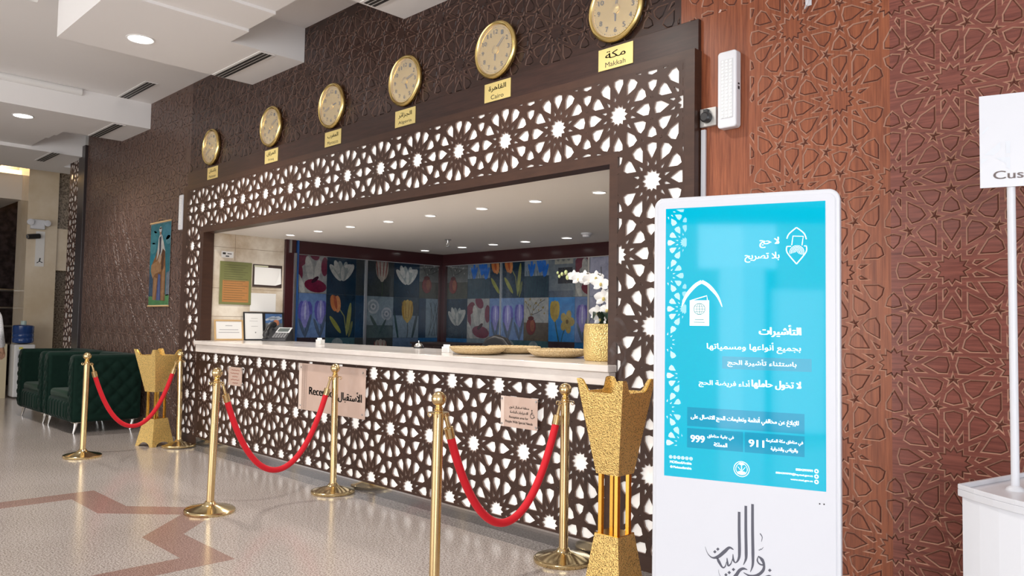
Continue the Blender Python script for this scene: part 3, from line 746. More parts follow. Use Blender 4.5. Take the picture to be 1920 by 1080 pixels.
# the unseen rest of the lobby that the room's polished surfaces mirror
b = MB(); b.box(-20, -4.6, -12.2, -12, 0, 4.12); b.box(-4.6, 6, -12.2, -12, 2.9, 4.12); b.box(-4.6, 6, -12.2, -12, 0, .5)
S(b, 'wall_entrance', mat('lobby_cream_wall', (.55, .50, .43), .5))
b = MB()
for x0, x1 in ((-1.9, -.1), (.35, 1.5), (2.3, 3.2)): b.box(x0, x1, -9.6, -9.2, 0, 2.75)
b.box(-2.2, 3.4, -9.7, -9.1, 3.05, 3.8); S(b, 'column_5', mat('lobby_white_cladding', (.80, .79, .77), .4))
b = MB(); b.box(-4.6, 6, -10.4, -10.3, 0, 4.12); S(b, 'wall_lobby_opposite', mat('lobby_dark_panel', (.10, .085, .075), .4))

# ================================================================== LATTICE SURROUND
AL = .4755; CL = (-2.773, 2.593); WL = .0134; TH = .012
t = thing('lattice_surround', 'dark brown pierced lattice surround framing the reception opening', 'lattice frame', (-5.6, 0, 0))
def L(b): # shift to the thing's origin
    b.v = [(x + 5.6, y, z) for x, y, z in b.v]; return b
b = MB()
lattice(b, (-8.50, -2.772, 2.368, 2.826), AL, CL, WL, 0, TH, ((0, -8.50), (0, -2.772)))
lattice(b, (-8.885, -8.50, .085, 2.826), AL, CL, WL, 0, TH, ((0, -8.50),))
lattice(b, (-2.772, -2.318, .085, 2.826), AL, CL, WL, 0, TH, ((0, -2.772),))
# the seam lines carry no strap beside the strip but close the pilasters below it
L(b).build('lattice', [LATT, LATT_IN], t)
b = MB(); b.box(-8.89, -2.31, .018, .03, 2.36, 2.83); b.box(-8.89, -8.49, .018, .03, .08, 2.36); b.box(-2.78, -2.31, .018, .03, .08, 2.36)
L(b).build('backlight_panel', GLOW, t)
b = MB()
b.box(-8.985, -2.258, 0, WY, 2.826, 2.872); b.box(-8.985, -8.885, 0, WY, 0, 2.826); b.box(-2.318, -2.258, 0, WY, 0, 2.826)
b.box(-8.50, -2.772, 0, .12, 2.312, 2.368)
b.box(-8.50, -8.42, 0, .12, 0, 2.312); b.box(-2.832, -2.772, 0, .12, 0, 2.312)
b.box(-8.885, -8.50, 0, .06, 0, .085); b.box(-2.772, -2.318, 0, .06, 0, .085)
L(b).build('border', FRAMEW, t)

# reception desk front
t = thing('reception_desk', 'long reception desk front of dark brown pierced lattice over glowing white panel', 'reception desk', (-5.6, 0, 0))
b = MB(); lattice(b, (-8.42, -2.832, .085, 1.012), AL, (-3.51, .537), WL, 0, TH); L(b).build('lattice', [LATT, LATT_IN], t)
b = MB(); b.box(-8.41, -2.84, .018, .05, .08, 1.008); L(b).build('backlight_panel', GLOW, t)
b = MB(); b.box(-8.42, -2.832, -.004, .05, 0, .072); L(b).build('kick_plate', KICK, t)
b = MB(); b.box(-8.42, -2.832, -.006, .05, .073, .085); L(b).build('metal_trim', CHROME, t)
b = MB(); b.box(-8.41, -2.84, .055, .5, .0, 1.008); L(b).build('carcass', FRAMEW, t)

t = thing('marble_worktop', 'white veined marble worktop running the length of the reception desk', 'worktop', (-5.6, 0, 1.01))
def Lz(b): b.v = [(x + 5.6, y, z - 1.01) for x, y, z in b.v]; return b
b = MB(); b.box(-8.38, -2.762, -.085, -.002, 1.088, 1.13); b.box(-8.418, -2.834, -.002, .88, 1.088, 1.13); Lz(b).build('top_slab', MARBLE, t, bevel=.006)
b = MB(); b.box(-8.372, -2.77, -.066, -.002, 1.012, 1.0865); b.box(-8.41, -2.842, .5, .85, 1.012, 1.0875); Lz(b).build('front_slab', MARBLE, t, bevel=.003)

# ================================================================== CLOCKS AND NAME PLATES
def hand(mb, ang, l, w, y):
    c, s = math.cos(ang), math.sin(ang)
    pts = [(-w / 2, -.03), (w / 2, -.03), (w * .35, l), (-w * .35, l)]
    mb.prism_y([(x * c + z * s, -x * s + z * c) for x, z in pts], y, y + .002)
CLK = [(-8.402, 'wall clock above the leftmost gold name plate', (10, 40)), (-7.056, 'gold wall clock second from the left in the row', (7, 10)), (-5.963, 'gold wall clock third from the left in the row', (2, 42)),
       (-4.902, 'gold wall clock fourth from the left, above the Algeria plate', (5, 12)), (-3.872, 'gold wall clock with bright sunburst dial above the Cairo plate', (6, 8)), (-2.831, 'largest looking gold wall clock above the Makkah plate, cut by the picture edge', (6, 2))]
for x, lab, (hh, mm) in CLK:
    t = thing('wall_clock', lab if lab[0] == 'g' else 'gold ' + lab, 'clock', (x, WY, 3.262), group='world time wall clocks')
    if lab.startswith('largest'): t['label'] = lab
    b = MB(); b.lathe([(.0001, 0), (.185, 0), (.196, .01), (.203, .022), (.204, .032), (.199, .044), (.188, .050), (.178, .047), (.172, .038), (.170, .030)], 64, axis='y')
    b.build('rim', GOLD, t, smooth=True)
    b = MB(); n = 32
    for k in range(n):
        a0, a1 = 2 * PI * k / n, 2 * PI * (k + 1) / n; d0, d1 = (.0, .0009) if k % 2 else (.0009, .0)
        b.poly([(0, -.030, 0), (.171 * math.sin(a0), -.0285 - d0, .171 * math.cos(a0)), (.171 * math.sin(a1), -.0285 - d1, .171 * math.cos(a1))])
    b.build('dial', DIAL, t)
    b = MB()
    for k in range(1, 13):
        a = math.radians(30 * k); cx, cz = .128 * math.sin(a), .128 * math.cos(a); w = .010 * (2 if k > 9 else 1)
        put_text(b, str(k), cx - w, cx + w, cz, .030, lambda u, z: (u, -.0332, z))
    for k in range(60):
        a = math.radians(6 * k); c, s = math.cos(a), math.sin(a); r0, r1, w = .155, .162, .0008 if k % 5 else .002
        b.poly([(r * s + q * c, -.0331, r * c - q * s) for r, q in ((r0, -w), (r0, w), (r1, w), (r1, -w))])
    b.build('numerals', INK, t)
    b = MB(); hand(b, math.radians(30 * hh + mm / 2), .075, .010, -.034); b.build('hour_hand', INKG, t)
    b = MB(); hand(b, math.radians(6 * mm), .110, .007, -.037); b.build('minute_hand', INKG, t)
    b = MB(); b.lathe([(.032, .030), (.030, .036), (.012, .040), (.0001, .041)], 24, axis='y'); b.build('hub', GOLD, t, smooth=True)
    b = MB(); b.lathe([(.173, .042), (.150, .0445), (.08, .0465), (.0001, .047)], 48, axis='y'); b.build('glass', GLASSC, t, smooth=True)
PLT = [(-8.34, 'باكستان', 'Pakistan', 'small gold plate under the leftmost wall clock'), (-7.028, 'العراق', 'Iraq', 'gold name plate under the second clock from the left'),
       (-5.926, 'المغرب', 'Morocco', 'gold name plate reading Morocco under the third clock'), (-4.888, 'الجزائر', 'Algeria', 'gold name plate reading Algeria under the fourth clock'),
       (-3.846, 'القاهرة', 'Cairo', 'gold name plate reading Cairo'), (-2.828, 'مكة', 'Makkah', 'gold name plate reading Makkah under the clock nearest the kiosk')]
for x, ar, en, lab in PLT:
    t = thing('name_plate', lab, 'sign', (x, .0445, 2.968), group='gold city name plates')
    b = MB(); b.box(-.129, .129, -.005, .0, -.066, .066); b.build('plate', PLATE, t, bevel=.001)
    b = MB(); wa = min(.085, .022 * len(ar)) if ar != 'مكة' else .075
    put_text(b, ar, -wa, wa, .022, .045, lambda u, z: (u, -.0056, z), True, bold=.0012); b.build('arabic_lettering', INK, t); b = MB()
    we = min(.085, .0125 * len(en)); put_text(b, en, -we, we, -.036, .030, lambda u, z: (u, -.0056, z))
    b.build('lettering', INK, t)

# ================================================================== DOWNLIGHTS
def downlight(x, y, z, r, lens, label, group, power, size):
    t = thing('downlight', label, 'ceiling light', (x, y, z), group=group)
    b = MB(); b.lathe([(r * 1.18, .002), (r * 1.18, -.004), (r * 1.08, -.008), (r, -.004), (r, .002)], 32); b.build('trim_ring', WHITE, t, smooth=True)
    b = MB(); b.lathe([(.0001, -.0035), (r, -.0035), (r, .0)], 32); b.build('lens', lens, t)
    if power: spot('downlight_beam', (x, y, z - .03), power, size=size, rad=r)
    return t
downlight(-7.03, -1.217, 3.785, .10, LAMP, 'larger round downlight in the ceiling slab nearest the clocks', 'lobby downlights', 230, 2.4)
downlight(-10.80, -1.232, 3.785, .10, LAMP, 'round lobby downlight farther left, above the sofas', 'lobby downlights', 200, 2.4)
downlight(-3.25, -1.22, 3.81, .10, LAMP, 'lobby downlight above the reception desk beyond the picture top', 'lobby downlights', 230, 2.4)
for x, l in ((-7.93, 'leftmost, over the framed papers'), (-7.345, 'second from the left'), (-6.734, 'third from the left'), (-6.087, 'fourth from the left'), (-5.453, 'fifth from the left'), (-4.775, 'third from the right'), (-4.162, 'second from the right'), (-3.526, 'rightmost, over the orchid')):
    downlight(x, .775, 2.325, .045, LAMPS, 'small spot in the front row of the office ceiling, ' + l, 'front row of office downlights', 14, 2.4)
for x, l in ((-8.113, 'leftmost beside the corner'), (-7.369, 'second from the corner'), (-6.803, 'third from the corner'), (-6.265, 'fourth from the corner'), (-5.63, 'rightmost in view')):
    downlight(x, 2.85, 2.325, .055, LAMPS, 'bright downlight in the back row of the office ceiling, ' + l, 'back row of office downlights', 4, 2.4)
t = thing('fire_sprinkler', 'small pendent fire sprinkler under the office ceiling', 'sprinkler', (-6.846, 2.169, 2.325))
b = MB(); b.lathe([(.04, .0), (.035, -.008), (.012, -.01), (.010, -.04)], 20); b.build('escutcheon', STEEL, t, smooth=True)
b = MB(); b.tube([(-.014, 0, -.04), (-.018, 0, -.06), (0, 0, -.08)], .004, 8); b.tube([(.014, 0, -.04), (.018, 0, -.06), (0, 0, -.08)], .004, 8); b.lathe([(.03, -.08), (.03, -.084)], 16); b.build('deflector', STEEL, t)
t = thing('smoke_detector', 'white round smoke detector on the office ceiling above the orchid', 'smoke detector', (-5.183, 2.649, 2.325))
b = MB(); b.lathe([(.06, 0), (.06, -.012), (.05, -.02)], 28); b.build('base', PLASTIC, t, smooth=True)
b = MB(); b.lathe([(.045, -.02), (.04, -.042), (.02, -.046)], 28); b.build('sensor_dome', PLASTIC, t, smooth=True)

# ================================================================== STANCHIONS AND ROPES
def make_stanchion(loc, label):
    t = thing('stanchion', label, 'barrier post', loc, group='polished brass rope barrier posts')
    b = MB(); b.lathe([(.168, 0), (.172, .006), (.172, .020), (.166, .025), (.155, .027), (.06, .052), (.040, .062), (.034, .075), (.030, .078)], 56); b.build('base', BRASS_D, t, smooth=True)
    b = MB(); b.lathe([(.026, .06), (.026, .915)], 28); b.build('pole', BRASS, t, smooth=True)
    b = MB(); b.lathe([(.026, .91), (.050, .912), (.051, .916), (.026, .920), (.022, .925), (.024, .932), (.016, .938)], 32)
    for k in range(4):
        a = PI / 4 + k * PI / 2; c, s = .043 * math.cos(a), .043 * math.sin(a)
        b.tube([(c + .009 * math.cos(q) * math.cos(a), s + .009 * math.cos(q) * math.sin(a), .905 + .011 * math.sin(q)) for q in [i * PI / 5 for i in range(11)]], .0025, 6)
    b.build('rope_collar', BRASS, t, smooth=True)
    b = MB(); b.lathe([(.016, .935), (.020, .942), (.015, .950)], 24); b.sphere((0, 0, .982), .037, 28, 16); b.build('ball_finial', BRASS, t, smooth=True)
    return t
P1 = make_stanchion((-8.363, -1.144, 0), 'brass barrier post standing alone before the green sofas')
P1.rotation_euler = (0, math.radians(1.6), math.radians(0))
PST = [((-5.427, -1.182, 0), 'brass barrier post in the open floor before the Reception sign', (0, math.radians(2.6), 0)),
       ((-5.411, -.19, 0), 'brass barrier post directly in front of the Reception sign', (0, math.radians(-.8), 0)),
       ((-8.411, -.19, 0), 'farthest brass barrier post beside the left gold incense stand', (0, math.radians(-2.6), 0)),
       ((-2.99, -.19, 0), 'brass barrier post beside the right gold incense stand', (0, 0, 0)),
       ((-2.99, -1.15, 0), 'nearest brass barrier post, its foot below the picture', (0, math.radians(.5), 0))]
POSTS = [P1]
for loc, lab, rt in PST:
    o = copy_thing(P1, loc, 0, lab); o.rotation_euler = rt; POSTS.append(o)
def top(o, dy):   # the ring of a post's collar in world space
    m = Matrix.Translation(o.location) @ o.rotation_euler.to_matrix().to_4x4()
    return m @ Vector((0, dy, .900))
def rope(a, c, sag, label):
    A_, B_ = top(a, .045), top(c, -.045)
    t = thing('velvet_rope', label, 'barrier rope', tuple(A_), group='red velvet barrier ropes')
    D_ = B_ - A_; k = 3.2; pts = []
    n = 48
    for i in range(n + 1):
        u = i / n; h = (math.cosh(k * (u - .5)) - math.cosh(k / 2)) / (math.cosh(k / 2) - 1)
        pts.append(D_ * u + Vector((0, 0, h * sag)))
    i0, i1 = 2, n - 2
    b = MB(); b.tube(pts[i0:i1 + 1], .0215, 16); b.build('rope', REDV, t, smooth=True)
    for seq in (pts[0:i0 + 1], pts[i1:][::-1]):
        p0, p1 = seq[0], seq[-1]; d = (p1 - p0).normalized()
        e = MB(); e.tube([p1 - d * .055, p1 - d * .05, p1 - d * .006, p1 + d * .004], [.012, .024, .024, .0235], 16)
        e.tube([p0, p0 + d * .012, p1 - d * .05], [.006, .009, .010], 10)
        e.tube([p0 + Vector((0, .012 * math.cos(q), .012 * math.sin(q))) for q in [i * PI / 6 for i in range(13)]], .003, 6)
        e.build('end_hook', BRASS, t, smooth=True)
rope(POSTS[0], POSTS[3], .64, 'red velvet rope drooping before the green sofas')
rope(POSTS[1], POSTS[2], .66, 'red velvet rope crossing in front of the Reception sign')
rope(POSTS[5], POSTS[4], .60, 'nearest red velvet rope, left of the right incense stand')

# ================================================================== INCENSE STANDS
def incense(loc, rz, hw, sz, label, group):
    t = thing('incense_stand', label, 'incense burner', loc, rz, group)
    def side(k, s, hwid, z, off=0):       # point on side k; s in -1..1
        x, y = s * (hwid - off), -(hwid - off)
        x, y = rot2((x, y), k * PI / 2); return (x, y, z * sz)
    b = MB(); N = 24; zb, zt = .575, 1.03; hb, ht = hw * .48, hw
    def prof(s):
        a = abs(s)
        if a > .80: return zt
        if a > .52: q = (a - .52) / .28; return zt - .062 * (1 - q * q * (3 - 2 * q))
        return zt - .062
    def hwat(z): return hb + (ht - hb) * (z - zb) / (zt - zb)
    rim = MB()
    for k in range(4):
        for i in range(N):
            s0, s1 = -1 + 2 * i / N, -1 + 2 * (i + 1) / N
            z0, z1 = prof(s0), prof(s1)
            q = [side(k, s0, hb, zb), side(k, s1, hb, zb), side(k, s1, hwat(z1), z1), side(k, s0, hwat(z0), z0)]
            p = [side(k, s0, hb, zb, .006), side(k, s1, hb, zb, .006), side(k, s1, hwat(z1), z1, .006), side(k, s0, hwat(z0), z0, .006)]
            b.poly(q); b.poly(p[::-1]); rim.poly([q[3], q[2], p[2], p[3]])
    b.build('cup', MABK, t)
    rim.build('cup_rim', MABS, t)
    b = MB(); h = hb - .004; b.box(-h, h, -h, h, zb * sz, (zb + .006) * sz); b.box(-.07, .07, -.07, .07, .90 * sz, .905 * sz); b.build('ember_tray', MABS, t)
    lx = hb * .72
    for sx in (-1, 1):
        for sy in (-1, 1):
            b = MB(); b.box(sx * lx - .011, sx * lx + .011, sy * lx - .011, sy * lx + .011, .288 * sz, .578 * sz); b.build('leg', MABS, t, bevel=.002)
    b = MB(); hb2, ht2, z2 = hw * .80, hw * .50, .29
    def bot(s):
        a = abs(s)
        if a > .62: return 0
        return .045 * math.sqrt(max(0, 1 - (a / .62) ** 2))
    def hw2(z): return hb2 + (ht2 - hb2) * z / z2
    for k in range(4):
        for i in range(N):
            s0, s1 = -1 + 2 * i / N, -1 + 2 * (i + 1) / N; z0, z1 = bot(s0 * .999), bot(s1 * .999)
            q = [side(k, s0, hw2(z0), z0), side(k, s1, hw2(z1), z1), side(k, s1, ht2, z2), side(k, s0, ht2, z2)]
            p = [side(k, s0, hw2(z0), z0, .006), side(k, s1, hw2(z1), z1, .006), side(k, s1, ht2, z2, .006), side(k, s0, ht2, z2, .006)]
            b.poly(q); b.poly(p[::-1]); b.poly([p[0], p[1], q[1], q[0]])
    b.build('base', MABK, t)
    b = MB(); b.box(-ht2, ht2, -ht2, ht2, (z2 - .004) * sz, (z2 + .003) * sz); b.build('base_top', MABS, t)
    return t
incense((-8.69, -.335, 0), math.radians(17), .170, 1.0, 'gold pierced incense stand beside the green sofas', 'gold incense stands')
incense((-2.452, -.418, 0), math.radians(2), .143, 1.055, 'gold pierced incense stand with rising smoke beside the kiosk', 'gold incense stands')
def smoke():
    m = bpy.data.materials.new('incense_smoke'); m.use_nodes = True; nt = m.node_tree; nt.nodes.clear()
    out = nt.nodes.new('ShaderNodeOutputMaterial'); v = nt.nodes.new('ShaderNodeVolumePrincipled')
    tc = nt.nodes.new('ShaderNodeTexCoord'); n = nt.nodes.new('ShaderNodeTexNoise'); n.inputs['Scale'].default_value = 9; n.inputs['Detail'].default_value = 4; n.inputs['Distortion'].default_value = 1.2
    r = nt.nodes.new('ShaderNodeMapRange'); r.inputs[1].default_value = .5; r.inputs[2].default_value = .72; r.inputs[3].default_value = 0; r.inputs[4].default_value = 11
    nt.links.new(tc.outputs['Object'], n.inputs['Vector']); nt.links.new(n.outputs['Fac'], r.inputs[0]); nt.links.new(r.outputs[0], v.inputs['Density'])
    v.inputs['Color'].default_value = (.95, .95, 1, 1); nt.links.new(v.outputs[0], out.inputs['Volume'])
    b = MB(); pts = smooth_path([(0, 0, 0), (.01, .0, .09), (-.03, .01, .18), (.0, .02, .28), (-.04, .02, .38)], 5); k = len(pts)
    b.tube(pts, [.012 + .035 * math.sin(PI * min(1, .15 + .85 * i / k)) for i in range(k)], 14)
    o = b.build('incense_smoke', m, smooth=True, loc=(-2.44, -.40, 1.02), kind='stuff')
    tag(o, 'thin grey wisp of smoke rising from the right incense stand', 'smoke')
smoke()

# ================================================================== ARMCHAIRS
def tufted(mb, o, ux, uz, nrm, w, h, nu, nv, cu, cv, amp, wav=None):
    """quilted panel: origin o, spanned by ux*w and uz*h, pushed out along nrm"""
    o, ux, uz, nrm = Vector(o), Vector(ux), Vector(uz), Vector(nrm); idx = []
    for j in range(nv + 1):
        row = []
        for i in range(nu + 1):
            u, v = i / nu, j / nv
            a, c = u * cu, v * cv
            d = abs(math.sin(PI * (a + c) / 2)) * abs(math.sin(PI * (a - c) / 2)) if not wav else abs(math.sin(PI * a))
            e = min(1, 12 * min(u, 1 - u)) * min(1, 9 * min(v, 1 - v))
            row.append(len(mb.v)); mb.v.append(tuple(o + ux * w * u + uz * h * v + nrm * (amp * math.sqrt(d) * e)))
        idx.append(row)
    for j in range(nv):
        for i in range(nu): mb.face([idx[j][i], idx[j][i + 1], idx[j + 1][i + 1], idx[j + 1][i]])
def rbox(name, m, t, x0, x1, y0, y1, z0, z1, bev, extra=None):
    b = MB(); b.box(x0, x1, y0, y1, z0, z1); return b.build(name, m, t, bevel=bev, seg=4, smooth=True)
def armchair(loc, label):
    t = thing('tufted_armchair', label, 'armchair', loc, group='green tufted velvet armchairs')
    w, d, h = .59, .80, .92
    for s in (-1, 1):
        x0, x1 = (s * w, s * (w - .17)) if s < 0 else (w - .17, w)
        rbox('arm', GREENV, t, x0, x1, -d, -.02, .13, h, .045)
        a = t.children[-1]
        b = MB(); xo = s * (w + .0)
        if s > 0: tufted(b, (xo - .002, -d + .04, .2), (0, 1, 0), (0, 0, 1), (1, 0, 0), d - .08, h - .25, 56, 48, 8, 7, .028)
        else: tufted(b, (xo + .002, -.04, .2), (0, -1, 0), (0, 0, 1), (-1, 0, 0), d - .08, h - .25, 56, 48, 8, 7, .028)
        b.build('tufting', GREENV, a, smooth=True)
        b = MB(); tufted(b, (x0 + .015 if s < 0 else x0 + .015, -d + .004, .16), (1, 0, 0), (0, 0, 1), (0, -1, 0), .14, h - .20, 18, 48, 2, 12, .02)
        b.build('front_ruffle', GREENV, a, smooth=True)
    rbox('backrest', GREENV, t, -w + .16, w - .16, -.22, -.0, .13, h, .045)
    bk = t.children[-1]
    b = MB(); tufted(b, (-w + .18, -.222, .42), (1, 0, 0), (0, 0, 1), (0, -1, 0), 2 * w - .36, h - .46, 48, 30, 7, 4, .03); b.build('tufting', GREENV, bk, smooth=True)
    rbox('seat_base', GREENV, t, -w + .165, w - .165, -d + .02, -.15, .13, .38, .02)
    sb = t.children[-1]
    b = MB(); tufted(b, (-w + .17, -d + .022, .15), (1, 0, 0), (0, 0, 1), (0, -1, 0), 2 * w - .34, .21, 70, 8, 7, 1, .028, wav=True); b.build('pleats', GREENV, sb, smooth=True)
    rbox('seat_cushion', GREENV2, t, -w + .172, w - .172, -d + .03, -.2, .365, .475, .04)
    for sx in (-1, 1):
        for y in (-d + .07, -.1):
            b = MB(); x = sx * (w - .08)
            for q in (-.022, 0, .022): b.tube([(x + q * .5, y - .02, .0), (x + q * .8, y - .005, .06), (x + q * 1.6, y + .01, .135)], [.007, .010, .016], 10)
            b.box(x - .045, x + .045, y - .04, y + .05, .126, .135)
            b.build('leg', CHROME, t, smooth=True)
    return t
armchair((-10.62, .02, 0), 'green tufted velvet armchair, the nearer of the pair beside the incense stand')
c = copy_thing([o for o in COL.objects if o.name == 'tufted_armchair'][0], (-11.87, .02, 0), 0, 'green tufted velvet armchair, the farther left one of the pair')

# ================================================================== KIOSK
KA = math.radians(18.5)
kio = thing('information_kiosk', 'tall white floor standing kiosk with a turquoise screen', 'display kiosk', (-1.314, -1.218, 0), KA)
def rrect(x0, x1, z0, z1, r, n=8):
    p = []
    for cx, cz, a in ((x1 - r, z0 + r, -PI / 2), (x1 - r, z1 - r, 0), (x0 + r, z1 - r, PI / 2), (x0 + r, z0 + r, PI)):
        for i in range(n + 1): q = a + PI / 2 * i / n; p.append((cx + r * math.cos(q), cz + r * math.sin(q)))
    return p
b = MB(); b.prism_y(rrect(-.308, .308, .03, 1.812, .035), .0, .062); b.build('casing', KIOSK, kio, bevel=.008, seg=3)
b = MB(); b.prism_y(rrect(-.293, .293, .06, 1.797, .024), -.004, .004); b.build('front_glass', KGLASS, kio, bevel=.001)
b = MB(); b.box(-.30, .30, -.20, .24, .0, .03); b.build('base_plate', KIOSK, kio, bevel=.006)
# the picture on the screen
SY = -.0046
b = MB()
def scr(poly, col, lay):
    b.col = col; b.poly([(u, SY - .00012 * lay, z) for u, z in poly]); b.col = None
BLUE = (.0, .33, .47)
ns = 10
b.col = BLUE; b.poly([(-.264, SY, .834), (.264, SY, .834), (.264, SY, 1.772), (-.264, SY, 1.772)]); b.col = None
# ornamental strip at the left edge of the picture
for f in pattern_faces(.135, -.262, 1.30, -.264, -.185, .93, 1.772):
    g = inset(f, .0042)
    if not g: continue
    cu = sum(p[0] for p in g) / len(g); cz = sum(p[1] for p in g) / len(g)
    lim = -.205 + .018 * math.sin(9 * cz) + .012 * math.sin(23 * cz)
    if cu > lim: continue
    k = .75 - .45 * min(1, (cu + .264) / .07)
    scr(g, tuple(BLUE[i] * (1 - k) + (.72, .86, .92)[i] * k for i in range(3)), 1)
# panels behind the lettering
PB = (.0, .22, .36)
scr([(-.065, 1.214), (.221, 1.214), (.221, 1.256), (-.065, 1.256)], (.03, .27, .40), 1)
scr([(-.184, 1.012), (.199, 1.012), (.199, 1.077), (-.184, 1.077)], PB, 1)
scr([(-.184, .938), (.005, .938), (.005, 1.005), (-.184, 1.005)], PB, 1)
scr([(.010, .938), (.199, .938), (.199, 1.005), (.010, 1.005)], PB, 1)
W1 = (.92, .97, 1.0)
for q in stroke(smooth_path([(-.205, 1.425), (-.190, 1.462), (-.160, 1.497), (-.136, 1.512)]), [.002, .004, .006, .008, .009, .010, .011, .012, .012, .012, .012, .012, .012, .012, .012, .012, .012, .012, .012][:19]): scr([tuple(p) for p in q], W1, 1)
for q in stroke(smooth_path([(-.136, 1.512), (-.112, 1.497), (-.082, 1.462), (-.066, 1.425)]), [.012] * 8 + [.012 - .001 * i for i in range(11)]): scr([tuple(p) for p in q], W1, 1)
scr([(-.177, 1.359), (-.110, 1.359), (-.110, 1.447), (-.177, 1.447)], (.95, .97, .96), 2)
for q in stroke([(-.172, 1.447), (-.118, 1.463), (-.116, 1.447)], .003): scr([tuple(p) for p in q], W1, 2)
G = (.03, .22, .24)
def ring(cx, cz, rx, rz, w, col, lay, n=28):
    o = ell(cx, cz, rx, rz, 0, n); i = ell(cx, cz, rx - w, rz - w, 0, n)
    for k in range(n): j = (k + 1) % n; scr([o[k], o[j], i[j], i[k]], col, lay)
ring(-.1435, 1.417, .0205, .0205, .0022, G, 3); ring(-.1435, 1.417, .0105, .0205, .0018, G, 3)
for dz in (-.0095, 0, .0095): h = .0195 if dz == 0 else .0175; scr([(-.1435 - h, 1.4162 + dz), (-.1435 + h, 1.4162 + dz), (-.1435 + h, 1.4178 + dz), (-.1435 - h, 1.4178 + dz)], G, 3)
scr([(-.1445, 1.397), (-.1425, 1.397), (-.1425, 1.437), (-.1445, 1.437)], G, 3)
scr([(-.160, 1.379), (-.128, 1.379), (-.128, 1.3815), (-.160, 1.3815)], G, 3); scr([(-.163, 1.370), (-.125, 1.370), (-.125, 1.3725), (-.163, 1.3725)], G, 3)
# pointed shield emblem at the top right
for pts in ([(.1445, 1.652), (.152, 1.668), (.175, 1.688)], [(.175, 1.688), (.198, 1.668), (.2055, 1.648)], [(.1445, 1.626), (.146, 1.605), (.175, 1.567)], [(.175, 1.567), (.204, 1.605), (.2055, 1.626)]):
    for q in stroke(smooth_path(pts), .0035): scr([tuple(p) for p in q], W1, 1)
for pts in ([(.1445, 1.626), (.158, 1.626)], [(.198, 1.626), (.2055, 1.626)], [(.160, 1.630), (.164, 1.660), (.196, 1.658), (.192, 1.628)]):
    for q in stroke(pts, .003): scr([tuple(p) for p in q], W1, 1)
for k in range(5):
    r = .004 + .0045 * k; c_ = [(.176 + r * math.cos(a), 1.607 + r * .95 * math.sin(a)) for a in [(-.9 + .2 * k * .5) + i * (PI + 1.2 - .1 * k) / 12 for i in range(13)]]
    for q in stroke(c_, .0018): scr([tuple(p) for p in q], W1, 2)
# footer icons and crest
for k in range(6): ring(-.241 + .0142 * k, .9005, .0058, .0058, .0012, W1, 2, 16); scr(ell(-.241 + .0142 * k, .9005, .0022, .003, .3 * k, 8), W1, 2)
scr(ell(-.2385, .867, .004, .004), W1, 2)
for z in (.8965, .8795, .8625): scr(ell(.235, z, .0068, .0068), W1, 2); scr(ell(.235, z, .003, .0035, .6), BLUE, 3)
ring(0, .881, .026, .026, .0022, W1, 2, 36); ring(0, .881, .0195, .0195, .0016, W1, 2, 36)
scr([(-.0012, .878), (.0012, .878), (.0012, .899), (-.0012, .899)], W1, 2)
for a in (-1.1, -.6, .6, 1.1, -.2, .2): scr(ell(.0065 * math.sin(a), .895 + .004 * math.cos(a), .0055, .0016, PI / 2 - a, 8), W1, 3)
for s in (-1, 1):
    for q in stroke(smooth_path([(s * .014, .866), (0, .874), (-s * .012, .888)]), .0016): scr([tuple(p) for p in q], W1, 3)
scr(ell(0, .868, .015, .006), W1, 2)
# lettering
def kt(s, u0, u1, z, h, ar=True, bold=.0006, lay=4, col=W1):
    b.col = col; put_text(b, s, u0, u1, z, h, lambda u, zz: (u, SY - .00012 * lay, zz), ar, bold); b.col = None
kt('لا حج', .058, .120, 1.641, .036, bold=.001); kt('بلا تصريح', .009, .121, 1.592, .034)
kt('التأشيرات', .057, .188, 1.345, .040, bold=.0018); kt('بجميع أنواعها ومسمياتها', -.117, .188, 1.288, .036); kt('باستثناء تأشيرة الحج', -.047, .174, 1.235, .028)
kt('لا تخول حاملها', .033, .188, 1.166, .030, bold=.0014); kt('أداء فريضة الحج.', -.144, .026, 1.163, .030)
kt('للإبلاغ عن مخالفي أنظمة وتعليمات الحج الاتصال على:', -.171, .181, 1.0445, .026, bold=.0008)
kt('999', -.171, -.124, .970, .024, False, .0012); kt('911', .024, .072, .970, .024, False, .0012)
kt('في بقية مناطق', -.114, -.026, .981, .016); kt('المملكة', -.092, -.048, .956, .014)
kt('في مناطق مكة المكرمة', .079, .194, .981, .016); kt('والرياض والشرقية', .094, .178, .956, .015)
kt('MOISaudiArabia', -.243, -.168, .884, .0085, False, .0003); kt('Moisaudiarabia', -.232, -.168, .867, .008, False, .0003)
kt('8004399999', .172, .224, .8965, .0075, False, .0003); kt('8004399999@hq.moi.gov.sa', .110, .224, .8795, .0085, False, .0003); kt('www.moi.gov.sa', .156, .224, .8625, .0075, False, .0003)
b.build('screen', SCREEN, kio)
b = MB()
for u in (.2445, .2575): b.lathe([(.0022, .0005), (.0022, .0016)], 10, c=(u, -.004, .794), axis='y')
b.build('sensor_dots', INK, kio)
